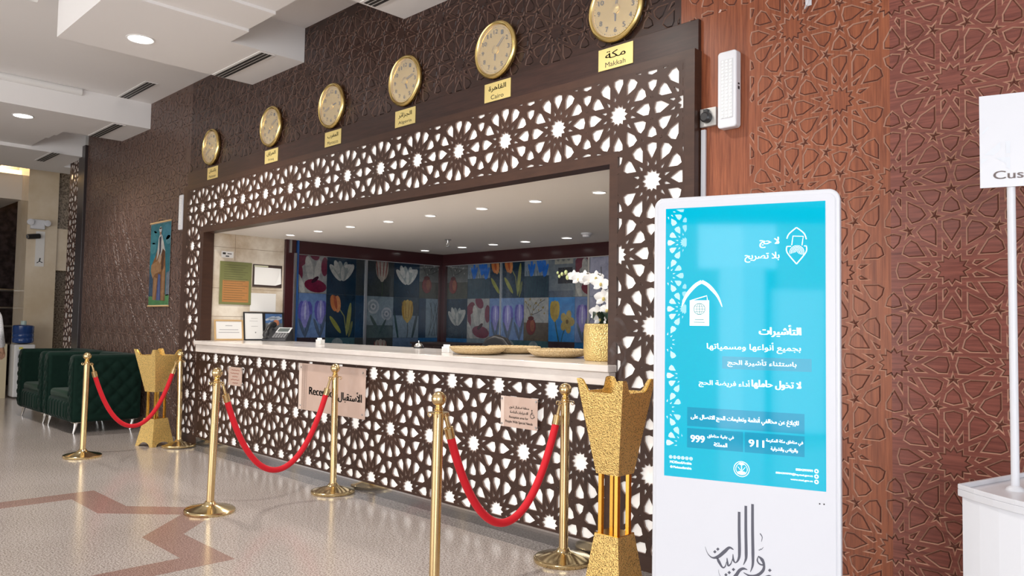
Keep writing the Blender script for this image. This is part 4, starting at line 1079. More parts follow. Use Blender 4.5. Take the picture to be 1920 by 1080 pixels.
# brush lettering on the lower casing
b = MB()
def kc(cx, cy): px, py = cx / 6.75 - 111, cy / 6.75 - 25; return (.035 + px * .00175, .768 - py * .00174 + px * .000244)
def kw(w): return w / 6.75 * .0018
def br(pts, ws, per=5):
    P = smooth_path(pts, per); k = len(P); W_ = []
    for i in range(k):
        f = i / (k - 1) * (len(ws) - 1); j = min(int(f), len(ws) - 2); W_.append(kw(ws[j] + (ws[j + 1] - ws[j]) * (f - j)))
    for q in stroke([kc(*p) for p in P], W_): b.poly([(u, -.0046, z) for u, z in q])
br([(752, 165), (753, 500), (758, 800), (755, 940), (725, 1030)], [32, 34, 36, 26, 4]); br([(668, 185), (669, 500), (674, 790), (668, 870), (638, 940)], [32, 34, 36, 26, 4])
br([(585, 260), (586, 500), (590, 770), (580, 860), (545, 910), (515, 880), (508, 800)], [32, 34, 36, 28, 12, 26, 6])
br([(505, 850), (482, 925), (450, 950), (440, 915), (432, 850)], [4, 14, 20, 26, 6]); br([(425, 900), (410, 960), (375, 972), (330, 900), (305, 845)], [4, 14, 20, 36, 22])
br([(515, 745), (462, 718), (400, 770), (320, 835), (245, 848), (185, 795), (150, 705)], [10, 30, 42, 40, 18, 8, 2])
br([(822, 825), (870, 870), (895, 940), (880, 1010), (810, 1068), (720, 1075), (640, 1035)], [8, 40, 26, 34, 34, 26, 6]); br([(825, 830), (812, 880), (840, 925), (890, 940)], [6, 18, 18, 20])
br([(690, 1000), (640, 985), (590, 1010), (545, 1075), (470, 1150)], [6, 30, 36, 40, 30]); br([(325, 1000), (335, 1060), (380, 1130), (450, 1160)], [2, 4, 10, 22])
br([(845, 540), (872, 585), (862, 645)], [14, 9, 4]); br([(825, 745), (840, 750), (850, 735), (862, 742), (888, 712)], [4, 8, 6, 8, 3]); br([(900, 1085), (960, 1072), (1010, 1100)], [10, 20, 10])
for cx, cy in ((315, 738), (277, 772), (515, 998), (462, 1038), (420, 1068), (965, 1003)):
    b.poly([(u, -.0047, z) for u, z in (kc(cx, cy + 22), kc(cx + 22, cy), kc(cx, cy - 22), kc(cx - 22, cy))])
b.build('calligraphy', INKG, kio)

# ================================================================== PROMOTION COUNTER
pc = thing('promotion_counter', 'white folding promotion counter with a raised header at the right edge', 'promotion stand', (-.772, -.814, 0))
sd = Vector((.22, .975)); wd = Vector((.975, -.22))
def outline(o):
    p = []
    for i in range(13):
        u = i / 12; q = wd * (.85 * u) - sd * (.125 * 4 * u * (1 - u) * .25 / .25); p.append(q)
    p += [wd * .85 + sd * .44, sd * .44]
    c = sum(p, Vector((0, 0))) / len(p)
    return [tuple(q + (q - c).normalized() * o) for q in p]
b = MB(); b.prism(outline(0), .824, .846)
ou, iu = outline(0), outline(-.012); n = len(ou)
for k in range(n):
    j = (k + 1) % n
    b.hexa([(*ou[k], .846), (*ou[j], .846), (*iu[j], .846), (*iu[k], .846)], [(*ou[k], .862), (*ou[j], .862), (*iu[j], .862), (*iu[k], .862)])
b.build('tabletop', PLASTIC, pc, bevel=.002)
b = MB(); b.prism(outline(-.015), .02, .8235); b.build('body_panel', mat('white_body_panel', (.78, .80, .85), .5), pc)
hd = Vector((math.cos(math.radians(17)), math.sin(math.radians(17)))); hn = Vector((math.sin(math.radians(17)), -math.cos(math.radians(17))))
h0 = Vector((.047, .107))
for u in (.088, .70):
    q = h0 + hd * u + hn * .016
    b = MB(); b.lathe([(.0125, .845), (.0125, 1.86)], 16, c=(q.x, q.y, 0)); b.build('pole', PLASTIC, pc, smooth=True)
    b = MB(); b.lathe([(.028, .846), (.026, .853), (.014, .862)], 20, c=(q.x, q.y, 0)); b.build('pole_foot', PLASTIC, pc, smooth=True)
def hp(u, d, z): q = h0 + hd * u + hn * d; return (q.x, q.y, z)
b = MB(); b.hexa([hp(0, .034, 1.828), hp(.80, .034, 1.828), hp(.80, .028, 1.828), hp(0, .028, 1.828)], [hp(0, .034, 2.135), hp(.80, .034, 2.135), hp(.80, .028, 2.135), hp(0, .028, 2.135)])
hb_ = b.build('header_board', PLASTIC, pc)
b = MB(); put_text(b, 'Customer', .038, .262, 1.868, .027, lambda u, z: hp(u, .0348, z), False, .0012); b.build('lettering', mat('brown_grey_print', (.36, .30, .29), .5), hb_)
b = MB()
for pts in ([(.012, 1.936), (.058, 1.977), (.058, 1.950), (.040, 1.936)], [(.073, 1.938), (.085, 1.938), (.085, 1.978), (.073, 1.978)], [(.044, 1.925), (.085, 1.925), (.085, 1.885), (.074, 1.892), (.074, 1.905)], [(.006, 2.012), (.024, 2.032), (.026, 2.026), (.010, 2.008)], [(.003, 1.925), (.026, 1.925), (.003, 1.908)]):
    b = MB(); b.poly([hp(u, .0347, z) for u, z in pts]); b.build('emblem_stroke', mat('pale_print', (.70, .73, .78), .5), hb_)


# ================================================================== WALL FITTINGS
def emergency(loc, label):
    t = thing('emergency_light', label, 'emergency light', loc, group='white rechargeable wall lights')
    b = MB(); b.prism_y(rrect(-.055, .055, -.205, .205, .018), -.052, 0); b.build('housing', PLASTIC, t, bevel=.008, seg=3)
    b = MB(); b.box(-.036, .036, -.055, -.051, -.155, .160); b.build('lens_panel', mat('frosted_lens', (.66, .68, .70), .2), t, bevel=.002)
    l = t.children[-1]; b = MB()
    for i in range(3):
        for j in range(17): b.lathe([(.0085, .0545), (.006, .0575), (.0001, .058)], 10, c=(-.023 + .023 * i, 0, -.145 + .0183 * j), axis='y')
    b.build('led_grid', mat('led_white', (.86, .87, .88), .15), l)
    b = MB(); b.box(.0545, .058, -.035, -.022, .02, .028); b.box(.0545, .058, -.035, -.022, -.005, .01); b.build('switch', BLACKP, t)
emergency((-2.075, WY, 2.612), 'white wall light with rows of small lamps beside the power socket')
e = [o for o in COL.objects if o.name == 'emergency_light'][0]
copy_thing(e, (-9.115, WY, 2.60), 0, 'white wall light at the left edge of the lattice surround above the sofas')
t = thing('power_socket', 'steel power socket with black plug beside the white wall light', 'socket', (-2.205, WY, 2.49))
b = MB(); b.box(-.045, .052, -.028, 0, -.05, .05); b.build('face_plate', mat('socket_steel', (.55, .54, .52), .35, .6), t, bevel=.003)
b = MB(); b.lathe([(.030, .028), (.028, .055), (.02, .062), (.0001, .062)], 24, c=(0, 0, -.004), axis='y'); b.box(-.012, .012, -.05, -.028, .0, .04); b.build('plug', BLACKP, t, smooth=True)
t = MB(); t.box(-.013, .013, -.016, 0, 0, 2.43); t.build('cable_trunking', PLASTIC, loc=(-2.238, WY, 0), bevel=.002, label='white vertical cable trunking running down from the power socket', cat='cable cover')
t = thing('wall_hook', 'tiny white plastic hook at the top of the red carved wall', 'hook', (-1.655, WY, 2.985))
b = MB(); b.box(-.016, .016, -.006, 0, -.03, .035); b.build('back_plate', PLASTIC, t, bevel=.002)
b = MB(); b.tube([(0, -.004, .01), (.012, -.03, .0), (.004, -.035, -.035), (-.012, -.02, -.045)], [.008, .008, .006, .003], 8); b.build('prong', PLASTIC, t, smooth=True)

# hanging scroll painting: a standing figure in a brown cloak
t = thing('hanging_scroll', 'hanging scroll painting of a standing figure in a brown cloak', 'painting', (-9.79, .062, 1.515))
b = MB(); Wd, Hh = .315, 1.03
def ps(poly, col, l): b.col = tuple(.62 * q for q in col); b.poly([(u, -.0015 - .0003 * l, z) for u, z in clip_rect(poly, -Wd, Wd, .012, Hh - .012)]); b.col = None
ps([(-Wd, 0), (Wd, 0), (Wd, Hh), (-Wd, Hh)], (.04, .20, .25), 0); ps([(-Wd, 0), (Wd, 0), (Wd, .14), (-Wd, .12)], (.12, .34, .13), 1)
ps([(-Wd, .12), (-.12, .12), (-.12, .30), (-Wd, .42)], (.05, .10, .17), 1); ps([(.22, .12), (Wd, .13), (Wd, .42), (.22, .40)], (.20, .24, .30), 1)
for x, z, r_, c in ((-.2, .85, .12, (.06, .25, .30)), (-.22, .72, .1, (.08, .28, .33)), (.2, .9, .14, (.06, .26, .36)), (-.22, .55, .13, (.03, .24, .32)), (.25, .8, .08, (.10, .28, .34)), (-.15, .95, .07, (.04, .18, .23))): ps(ell(x, z, r_, r_ * .7), c, 2)
for i in range(26): x = -Wd + 2 * Wd * i / 26; ps([(x, .0), (x + .012, .0), (x + .006 + .01 * math.sin(i * 3), .11 + .03 * math.sin(i * 7))], (.06, .22, .07), 2)
BRN = (.26, .12, .045); BRL = (.42, .23, .11); BRD = (.13, .06, .03)
ps([(-.19, .08), (.20, .06), (.19, .45), (.16, .66), (.08, .74), (-.06, .73), (-.13, .62), (-.26, .50), (-.27, .43), (-.19, .36)], BRN, 3)
ps([(-.27, .43), (-.26, .51), (-.05, .56), (.06, .50), (.05, .42), (-.12, .40), (-.2, .34)], BRL, 4)
ps([(-.19, .08), (-.12, .07), (-.06, .34), (-.16, .36)], BRL, 4); ps([(.08, .07), (.16, .07), (.17, .5), (.09, .42)], BRL, 4); ps([(.05, .45), (.11, .44), (.15, .66), (.07, .72)], BRD, 4)
ps([(-.07, .07), (.06, .07), (.04, .38), (-.03, .40)], (.08, .11, .28), 5); ps([(-.02, .07), (.02, .07), (.02, .38), (0, .38)], (.15, .19, .40), 6)
ps([(-.06, .56), (.02, .52), (.06, .60), (.0, .66)], (.52, .36, .25), 5)
ps([(-.10, .56), (-.05, .84), (.0, .90), (.06, .86), (.17, .66), (.09, .70), (.02, .60), (.0, .78), (-.03, .64)], (.60, .60, .57), 6); ps([(-.01, .62), (.03, .66), (.03, .86), (-.03, .84)], (.05, .05, .08), 7)
ps(ell(.0, .915, .033, .045), (.40, .24, .17), 8); ps(ell(.0, .94, .045, .035), (.62, .62, .62), 9); ps(ell(-.0, .955, .04, .010), (.03, .03, .03), 10)
b.build('painting', PAINT, t)
b = MB(); b.box(-Wd, Wd, -.0012, 0, 0, Hh); b.build('backing', PAPER, t)
for z in (0, Hh):
    b = MB(); b.tube([(-Wd - .006, -.006, z), (Wd + .006, -.006, z)], .010, 12); b.build('rod', WOODF, t, smooth=True)
b = MB(); b.tube([(-.2, -.004, Hh + .006), (0, -.002, Hh + .05), (.2, -.004, Hh + .006)], .0012, 6); b.build('cord', WOODF, t)

# ================================================================== SIGNS ON THE DESK FRONT
def sign(name, x0, x1, z0, z1, label, y=-.022):
    t = thing(name, label, 'sign', ((x0 + x1) / 2, y, z0)); w = (x1 - x0) / 2; h = z1 - z0
    b = MB(); b.box(-w, w, -.004, 0, 0, h); b.build('acrylic_panel', ACRYL, t, bevel=.001)
    for sx in (-1, 1):
        for z in (h * .09, h * .91):
            b = MB(); b.lathe([(.008, -.0215), (.008, .005), (.006, .009), (.0001, .009)], 12, c=(sx * w * .93, 0, z), axis='y')
            b.build('standoff', STEEL, t, smooth=True)
    return t, w, h
F_ = lambda u, z: (u, -.0046, z)
t, w, h = sign('reception_sign', -6.265, -5.238, .578, .985, 'large translucent peach sign reading Reception hung under the worktop')
b = MB(); b.box(-w, -w + .045, -.0046, -.004, .0, h); b.build('edge_strip', ACRYL2, t)
b = MB()
for k, u in enumerate((-w + .06, -w + .085, -w + .10, -w + .125)):
    for i in range(40): z = .01 + (h - .02) * i / 40; b.poly([(u, -.0047, z), (u + .006, -.0047, z), (u + .006, -.0047, z + .005), (u, -.0047, z + .005)])
b.build('dotted_border', INK, t)
b = MB(); put_text(b, 'Reception', -.335, .10, .163, .088, F_, False, .005); b.build('lettering', INK, t); b = MB(); put_text(b, 'الأستقبال', .125, .465, .160, .098, F_, True, .005); b.build('arabic_lettering', INK, t)
t, w, h = sign('accessible_counter_sign', -3.69, -3.362, .690, .888, 'small peach sign with a wheelchair symbol on the right half of the desk')
b = MB(); b.box(-w, -w + .03, -.0046, -.004, .0, h); b.build('edge_strip', ACRYL2, t)
b = MB(); put_text(b, 'منطقة استقبال لذوي', -.085, .092, .128, .024, F_, True, .0008); put_text(b, 'الاحتياجات الخاصة', -.078, .082, .098, .022, F_, True, .0008)
put_text(b, 'Reception area for', -.085, .085, .064, .020, F_, False, .0006); put_text(b, 'People With Special Needs', -.12, .125, .034, .021, F_, False, .0006); b.build('lettering', INK, t)
b = MB()
def wl(poly): b.poly([(u, -.0047, z) for u, z in poly])
wl(ell(.117, .122, .0055, .0055))
for q in stroke([(.116, .115), (.116, .096), (.132, .096), (.138, .080), (.144, .082)], .005) + stroke([(.116, .107), (.128, .107)], .004) + stroke([(.120 + .016 * math.cos(a), .088 + .016 * math.sin(a)) for a in [1.9 + i * .3 for i in range(15)]], .004): wl(q)
b.build('wheelchair_symbol', INK, t)
t, w, h = sign('notice_sign', -7.655, -7.36, .70, .885, 'small peach notice sign at the left end of the desk front')
b = MB()
for i, (a, c) in enumerate(((-.08, .10), (-.10, .08), (-.06, .06), (-.09, .10), (-.05, .07))):
    for q in stroke([(a + (c - a) * k / 8, .155 - .032 * i + .004 * math.sin(k * 2.3 + i)) for k in range(9)], .006): b.poly([F_(*p) for p in q])
b.build('lettering', mat('red_brown_ink', (.30, .10, .07), .5), t)

# ================================================================== ON THE WORKTOP
CZ = 1.1305
t = thing('desk_telephone', 'grey desk telephone with a pale display at the left end of the worktop', 'telephone', (-8.08, .74, CZ), math.radians(38)); t.scale = (1.3, 1.3, 1.3)
b = MB(); b.hexa([(-.11, -.09, 0), (.11, -.09, 0), (.11, .09, 0), (-.11, .09, 0)], [(-.105, -.085, .02), (.105, -.085, .02), (.10, .08, .115), (-.10, .08, .115)]); b.build('body', mat('phone_grey', (.035, .035, .04), .4), t, bevel=.006)
def slope(u, v, d=.0): return (u, -.083 + .165 * v - d * .5, .021 + .093 * v + d)
b = MB(); b.poly([slope(*p, .003) for p in ((-.025, .52), (.10, .52), (.098, 1.0), (-.025, 1.0))]); b.build('display_bezel', mat('silver_plastic', (.68, .69, .70), .35), t)
b = MB(); b.poly([slope(*p, .005) for p in ((-.012, .60), (.085, .60), (.085, .92), (-.012, .92))]); b.build('display', mat('lcd', (.10, .12, .12), .15), t)
b = MB()
for i in range(5):
    for j in range(3): u, v = -.02 + i * .024, .08 + j * .13; b.hexa([slope(u, v, .001), slope(u + .017, v, .001), slope(u + .017, v + .085, .001), slope(u, v + .085, .001)], [slope(u, v, .007), slope(u + .017, v, .007), slope(u + .017, v + .085, .007), slope(u, v + .085, .007)])
b.build('keypad', GREYP, t)
b = MB(); b.tube(smooth_path([slope(-.07, .02, .02), slope(-.07, .1, .035), slope(-.07, .5, .05), slope(-.07, .92, .035), slope(-.07, 1.02, .02)]), [.026] * 8 + [.019] * 9 + [.026] * 8, 14); b.build('handset', BLACKP, t, smooth=True)
def cube(loc, rz, label):
    t = thing('card_holder', label, 'card holder', loc, rz, 'small white cube card holders')
    b = MB(); b.box(-.034, .034, -.03, .03, 0, .045); b.build('block', PAPER, t, bevel=.003)
    b = MB(); b.box(-.030, .030, -.012, -.008, .045, .062); b.build('card', PAPER, t)
    b = MB()
    for z in (.012, .022, .032):
        for q in stroke([(-.026 + .006 * k, z + .002 * math.sin(k * 2.1)) for k in range(9)], .0022): b.poly([(u, -.0306, zz) for u, zz in q])
    b.build('print', INKP, t)
cube((-6.89, .56, CZ), .25, 'white cube card holder near the telephone end of the worktop'); cube((-4.66, .33, CZ), .3, 'white cube card holder just left of the straw trays')
t = thing('service_bell', 'small chrome service bell at the middle of the worktop', 'bell', (-5.56, .76, CZ))
b = MB(); b.lathe([(.048, 0), (.048, .006), (.042, .010)], 32); b.build('base', BLACKP, t, smooth=True)
b = MB(); b.lathe([(.043, .012), (.041, .024), (.032, .038), (.018, .046), (.006, .049)], 32); b.build('dome', CHROME, t, smooth=True)
b = MB(); b.lathe([(.004, .048), (.004, .060), (.007, .062), (.007, .067), (.0001, .069)], 16); b.build('button', CHROME, t, smooth=True)
def tray(loc, rz, r, label):
    t = thing('straw_tray', label, 'tray', loc, rz, 'round woven straw trays'); n = 56
    b = MB(); b.lathe([(.0001, 0), (r * .55, 0), (r * .80, .010), (r * .95, .030), (r, .048), (r * .985, .054), (r * .955, .050), (r * .90, .034), (r * .76, .017), (r * .55, .010), (.0001, .009)], n); b.build('bowl', WICKER, t, smooth=True)
    b = MB(); k = 72
    pts = [(r * .985 * math.cos(2 * PI * i / k), r * .985 * math.sin(2 * PI * i / k), .051) for i in range(k + 1)]
    b.tube(pts, [.0068 + .0016 * (i % 2) for i in range(k + 1)], 8, cap=False); b.build('braided_rim', WICKER, t, smooth=True)
tray((-4.27, .29, CZ), 0, .205, 'round woven straw tray nearest the left white cube, in front of another tray')
tray((-4.30, .705, CZ), .4, .205, 'round woven straw tray half hidden behind the front tray')
tray((-3.66, .50, CZ), .8, .215, 'round woven straw tray beside the gold flower pot')
# orchid
t = thing('potted_orchid', 'white orchid in a hammered gold pot at the right end of the worktop', 'plant', (-3.15, .36, CZ))
b = MB(); b.lathe([(.0001, 0), (.112, 0), (.121, .010), (.126, .05), (.126, .185), (.122, .225), (.117, .238), (.110, .236), (.110, .20), (.0001, .198)], 44); b.build('pot', POTGOLD, t, smooth=True)
b = MB(); b.lathe([(.109, .199), (.09, .21), (.0001, .215)], 24); b.build('moss', LEAF, t)
def W2(x, z, y=.36): return (x + 3.15, y - .36, z - CZ)
b = MB(); b.tube(smooth_path([W2(-3.10, 1.30), W2(-3.115, 1.45), W2(-3.13, 1.60), W2(-3.18, 1.685), W2(-3.28, 1.70), W2(-3.42, 1.695), W2(-3.55, 1.705)]), .0035, 8); b.build('stem', STEM, t, smooth=True)
b = MB(); b.tube(smooth_path([W2(-3.08, 1.30, .39), W2(-3.09, 1.46, .39), W2(-3.07, 1.58, .38), W2(-3.02, 1.62, .37)]), .0035, 8); b.build('stem', STEM, t, smooth=True)
b = MB(); b.tube([W2(-3.15, 1.30, .35), W2(-3.165, 1.74, .35)], .0025, 8); b.build('support_stick', BLACKP, t)
def flower(c, s, tilt, lab=None):
    b = MB(); rng = random.Random(int(c[0] * 1000))
    mx = Matrix.Translation(c) @ Matrix.Rotation(tilt, 4, 'Z') @ Matrix.Rotation(rng.uniform(-.3, .3), 4, 'X')
    def petal(a, L_, w_, cup):
        n = 6; rows = []
        for i in range(n + 1):
            f = i / n; ww = w_ * math.sin(PI * min(.97, .12 + .85 * f)) ** .8
            row = []
            for k in (-1, -.5, 0, .5, 1):
                x, z, y = k * ww, f * L_, -.004 - cup * f * f + .25 * abs(k) * ww
                xx, zz = x * math.cos(a) + z * math.sin(a), -x * math.sin(a) + z * math.cos(a)
                row.append(len(b.v)); b.v.append(tuple(mx @ Vector((xx, y, zz))))
            rows.append(row)
        for r0, r1 in zip(rows, rows[1:]):
            for k in range(4): b.face([r0[k], r0[k + 1], r1[k + 1], r1[k]])
    for a in (0, 2.15, -2.15): petal(a, s, s * .34, .008)
    for a in (1.3, -1.3): petal(a, s * 1.05, s * .56, .012)
    b.build('blossom', PETAL, t, smooth=True); f = t.children[-1]
    b = MB(); q = mx @ Vector((0, -.012, -.004)); b.sphere(tuple(q), s * .16, 10, 6, (1, 1.3, 1.4)); b.build('lip', mat('yellow_lip', (.72, .58, .22), .5), f, smooth=True)
for (x, z, y, s, tl) in ((-3.13, 1.535, .34, .062, .3), (-3.07, 1.56, .36, .060, -.1), (-3.155, 1.625, .34, .055, .4), (-3.205, 1.665, .35, .052, .5), (-3.255, 1.655, .35, .050, .6), (-3.30, 1.675, .35, .048, .5), (-3.345, 1.665, .34, .046, .6), (-3.395, 1.685, .35, .042, .7),
                         (-3.17, 1.44, .33, .056, .3), (-3.105, 1.455, .35, .058, 0), (-3.15, 1.40, .33, .045, .4), (-3.02, 1.61, .37, .055, -.2)): flower(W2(x, z, y), s, tl)
for x, z, r in ((-3.46, 1.68, .013), (-3.475, 1.715, .012), (-3.51, 1.705, .010), (-3.535, 1.69, .009), (-3.55, 1.715, .008)):
    b = MB(); b.sphere(W2(x, z), r, 12, 8, (1, 1, 1.3)); b.build('bud', BUD, t, smooth=True)
for a in (.4, 1.9, 3.3, 4.6, 5.6):
    b = MB(); rows = []; n = 7
    for i in range(n + 1):
        f = i / n; rr = .02 + .075 * f; zz = .21 + .10 * math.sin(PI * min(1, f * .85)) ; ww = .030 * math.sin(PI * (.1 + .88 * f))
        row = []
        for k in (-1, 0, 1): row.append(len(b.v)); b.v.append((rr * math.cos(a) - k * ww * math.sin(a), rr * math.sin(a) + k * ww * math.cos(a), zz + abs(k) * .008))
        rows.append(row)
    for r0, r1 in zip(rows, rows[1:]):
        for k in range(2): b.face([r0[k], r0[k + 1], r1[k + 1], r1[k]])
    b.build('leaf', LEAF, t, smooth=True)

# ================================================================== PAPERS ON THE MARBLE SIDE WALL (facing +x)
MX = -8.4385
def on_wall(y, z): return (MX, y, z)
t = thing('olive_notice_board', 'olive green notice board with an orange lower half on the marble side wall', 'notice board', on_wall(.391, 1.774))
b = MB(); b.box(0, .012, -.188, .188, -.241, .241); b.build('board', GREENB, t, bevel=.003)
b = MB(); b.box(.012, .0126, -.155, .155, -.215, .03); b.build('orange_notice', ORANGEB, t)
b = MB()
for i in range(16): z = .205 - .026 * i; b.box(.0127, .0131, -.14, .14 - .03 * (i % 3), z - .004, z)
b.build('print', mat('dark_olive_ink', (.10, .09, .04), .6), t)
t = thing('wall_clipboard', 'dark clipboard with curling white papers on the marble side wall', 'clipboard', on_wall(.777, 1.876))
b = MB(); b.box(0, .010, -.182, .182, -.13, .13); b.build('board', mat('dark_brown_board', (.05, .03, .025), .5), t, bevel=.002)
b = MB(); b.v = [(.012, -.165, -.105), (.012, .10, -.108), (.022, .168, -.085), (.014, .165, .095), (.012, -.165, .10)]; b.face([0, 1, 2, 3, 4]); b.build('paper', PAPER, t)
b = MB(); b.box(.011, .018, -.17, .0, .100, .118); b.build('clip', mat('pale_clip', (.55, .55, .40), .4), t)
t = MB(); t.box(0, .002, -.16, .16, -.106, .106); t.build('paper_notice', PAPER, loc=on_wall(.734, 1.567), label='white paper notice taped below the dark clipboard', cat='paper')
t = thing('wall_sticker', 'small white sticker high on the marble side wall', 'sticker', on_wall(.287, 2.092))
b = MB(); b.box(0, .0015, -.07, .07, -.036, .036); b.build('label', PAPER, t)
b = MB(); b.box(.0016, .002, -.055, -.02, .0, .022); b.box(.0016, .002, .0, .05, .005, .014); b.box(.0016, .002, -.02, .02, -.025, -.012); b.build('print', INK, t)
t = thing('gold_framed_certificate', 'certificate in a light wooden frame leaning at the left end of the worktop', 'picture frame', (-8.385, .316, CZ), 0)
t.rotation_euler = (0, math.radians(-8), 0)
b = MB()
for (y0, y1, z0, z1) in ((-.168, .168, 0, .018), (-.168, .168, .214, .232), (-.168, -.15, .018, .214), (.15, .168, .018, .214)): b.box(-.008, .008, y0, y1, z0, z1)
b.build('frame', WOODF, t, bevel=.002)
b = MB(); b.box(-.006, .002, -.15, .15, .018, .214); b.build('certificate', PAPER, t)
b = MB()
for z, a in ((.165, .04), (.12, .11), (.09, .12)): b.box(.002, .0026, -a, a, z - .004, z + .004)
b.build('print', INKP, t)
def black_frame(y, label, pic):
    t = thing('black_picture_frame', label, 'picture frame', (-8.375, y, CZ), 0, 'black frames leaning beside the telephone'); t.rotation_euler = (0, math.radians(-7), 0)
    b = MB(); w = .122
    for (y0, y1, z0, z1) in ((-w, w, 0, .014), (-w, w, .311, .325), (-w, -w + .014, .014, .311), (w - .014, w, .014, .311)): b.box(-.009, .009, y0, y1, z0, z1)
    b.build('frame', BLACKP, t, bevel=.002)
    b = MB(); b.box(-.007, .003, -w + .014, w - .014, .014, .311); b.build('sheet', PAPER if pic == 0 else GREYP, t)
    b = MB()
    if pic == 0:
        b.col = (.3, .3, .3); b.poly([(.0036, u, z) for u, z in ell(.02, .09, .008, .008)])
        for z in (.25, .22, .16): b.poly([(.0036, -.03 if z != .22 else -.05, z), (.0036, .05, z), (.0036, .05, z + .003), (.0036, -.03 if z != .22 else -.05, z + .003)])
    else:
        def pp(poly, c, l): b.col = c; b.poly([(.0034 + .0002 * l, u, z) for u, z in clip_rect(poly, -w + .016, w - .016, .016, .309)])
        pp([(-.2, 0), (.2, 0), (.2, .4), (-.2, .4)], (.16, .17, .18), 0); pp([(-.2, .2), (.2, .2), (.2, .4), (-.2, .4)], (.08, .16, .34), 1)
        for k in range(5): pp(ell(-.06 + .03 * k, .25 + .012 * (k % 2), .05, .014, .3), (.45, .52, .62), 2)
        pp(ell(.03, .205, .04, .035), (.55, .22, .12), 3); pp(ell(-.04, .19, .03, .02), (.35, .42, .5), 3)
    b.build('picture', PAINT, t)
black_frame(.606, 'black framed white document leaning at the left end of the worktop', 0)
black_frame(.856, 'black framed colour picture behind the desk telephone', 1)

# ================================================================== OFFICE FURNITURE
t = thing('office_chair', 'black office chair whose rounded back shows above the straw trays', 'office chair', (-5.22, 1.35, 0)); t.scale = (1.1, 1, 1.04)
b = MB(); b.prism_y([(-.22, .55), (.22, .55), (.235, .9), (.19, 1.09), (.11, 1.185), (0, 1.212), (-.11, 1.185), (-.19, 1.09), (-.235, .9)], .02, .10); b.build('backrest', BLACKP, t, bevel=.03, seg=3, smooth=True)
b = MB(); b.box(-.24, .24, -.46, .04, .45, .53); b.build('seat', BLACKP, t, bevel=.03, seg=3, smooth=True)
b = MB(); b.lathe([(.03, .07), (.03, .45)], 16, c=(0, -.2, 0)); b.build('gas_column', STEEL, t, smooth=True)
b = MB(); b.tube([(0, .06, .48), (0, .13, .55), (0, .11, .75)], .02, 10); b.build('back_support', BLACKP, t, smooth=True)
for k in range(5):
    a = 2 * PI * k / 5; b = MB(); b.tube([(0, -.2, .09), (.28 * math.cos(a), -.2 + .28 * math.sin(a), .065)], [.028, .018], 10); b.build('base_arm', BLACKP, t, smooth=True)
    b = MB(); b.sphere((.28 * math.cos(a), -.2 + .28 * math.sin(a), .03), .03, 14, 8); b.build('caster', BLACKP, t, smooth=True)
t = thing('office_cabinet', 'low dark cabinet against the flower tiles, seen over the service bell', 'cabinet', (-7.82, 3.0, 0))
b = MB(); b.box(-.44, .44, -.22, .36, .06, 1.085); b.build('carcass', mat('cabinet_brown', (.045, .028, .026), .4), t)
b = MB(); b.box(-.46, .46, -.24, .37, 1.085, 1.11); b.build('top', mat('cabinet_brown_top', (.06, .038, .034), .35), t, bevel=.003)
for s in (-1, 1):
    b = MB(); b.box(min(s * .005, s * .43), max(s * .005, s * .43), -.236, -.221, .08, 1.07); b.build('door', mat('cabinet_door', (.05, .03, .028), .4), t, bevel=.003)
    d = t.children[-1]; b = MB(); b.tube([(s * .04, -.25, .55), (s * .04, -.25, .68)], .006, 8); b.build('handle', STEEL, d)
b = MB(); b.box(-.42, .42, -.2, .34, 0, .06); b.build('plinth', BLACKP, t)

# ================================================================== FAR LEFT: COOLER, RAILING, LIGHTS
t = thing('water_cooler', 'white water cooler topped by a blue bottle beside the marble column', 'water cooler', (-15.19, -.10, 0))
b = MB(); b.box(-.16, .16, -.155, .155, .02, .895); b.build('body', mat('cooler_white', (.70, .71, .72), .35), t, bevel=.02, seg=3)
b = MB(); b.box(.158, .166, -.11, .11, .52, .80); b.build('tap_panel', mat('cooler_grey', (.50, .52, .55), .35), t, bevel=.004)
for y, c, nm in ((-.05, (.55, .05, .06), 'red'), (.05, (.05, .12, .45), 'blue')):
    b = MB(); b.tube([(.166, y, .74), (.20, y, .73), (.205, y, .70)], .014, 10); b.build('tap', mat(nm + '_tap', c, .35), t, smooth=True)
b = MB(); b.box(.158, .20, -.09, .09, .50, .53); b.build('drip_tray', GREYP, t, bevel=.004)
b = MB(); b.box(.165, .167, -.09, -.03, .82, .85); b.build('sticker', mat('yellow_sticker', (.75, .68, .10), .5), t)
b = MB(); b.lathe([(.06, .90), (.15, .925), (.158, .95), (.158, 1.0), (.150, 1.01), (.158, 1.02), (.158, 1.07), (.150, 1.08), (.158, 1.09), (.158, 1.20), (.14, 1.215), (.05, 1.225)], 36); b.build('water_bottle', WATER, t, smooth=True)
w_ = t.children[-1]
b = MB(); b.lathe([(.042, 1.225), (.042, 1.285), (.038, 1.29)], 20); b.build('bottle_neck', mat('pale_cap', (.45, .58, .56), .4), w_, smooth=True)
t = thing('stair_railing', 'tubular metal stair railing before the dark wall at the far left', 'railing', (-17.0, -.9, 0))
for z in (1.85, 1.52, 1.18, .85):
    b = MB(); b.tube([(0, -3.2, z), (0, 1.15, z)], .028 if z > 1.8 else .02, 12); b.build('rail', STEEL, t, smooth=True)
for y in (-3.0, -1.4, .2, 1.12):
    b = MB(); b.lathe([(.024, 0), (.024, 1.85)], 14, c=(0, y, 0)); b.build('post', STEEL, t, smooth=True)
t = thing('twin_spot_emergency_light', 'white emergency lamp box on the marble column at the far left', 'emergency light', (-15.6, .13, 2.98))
b = MB(); b.box(0, .09, -.11, .11, -.08, .09); b.build('housing', PLASTIC, t, bevel=.015, seg=3)
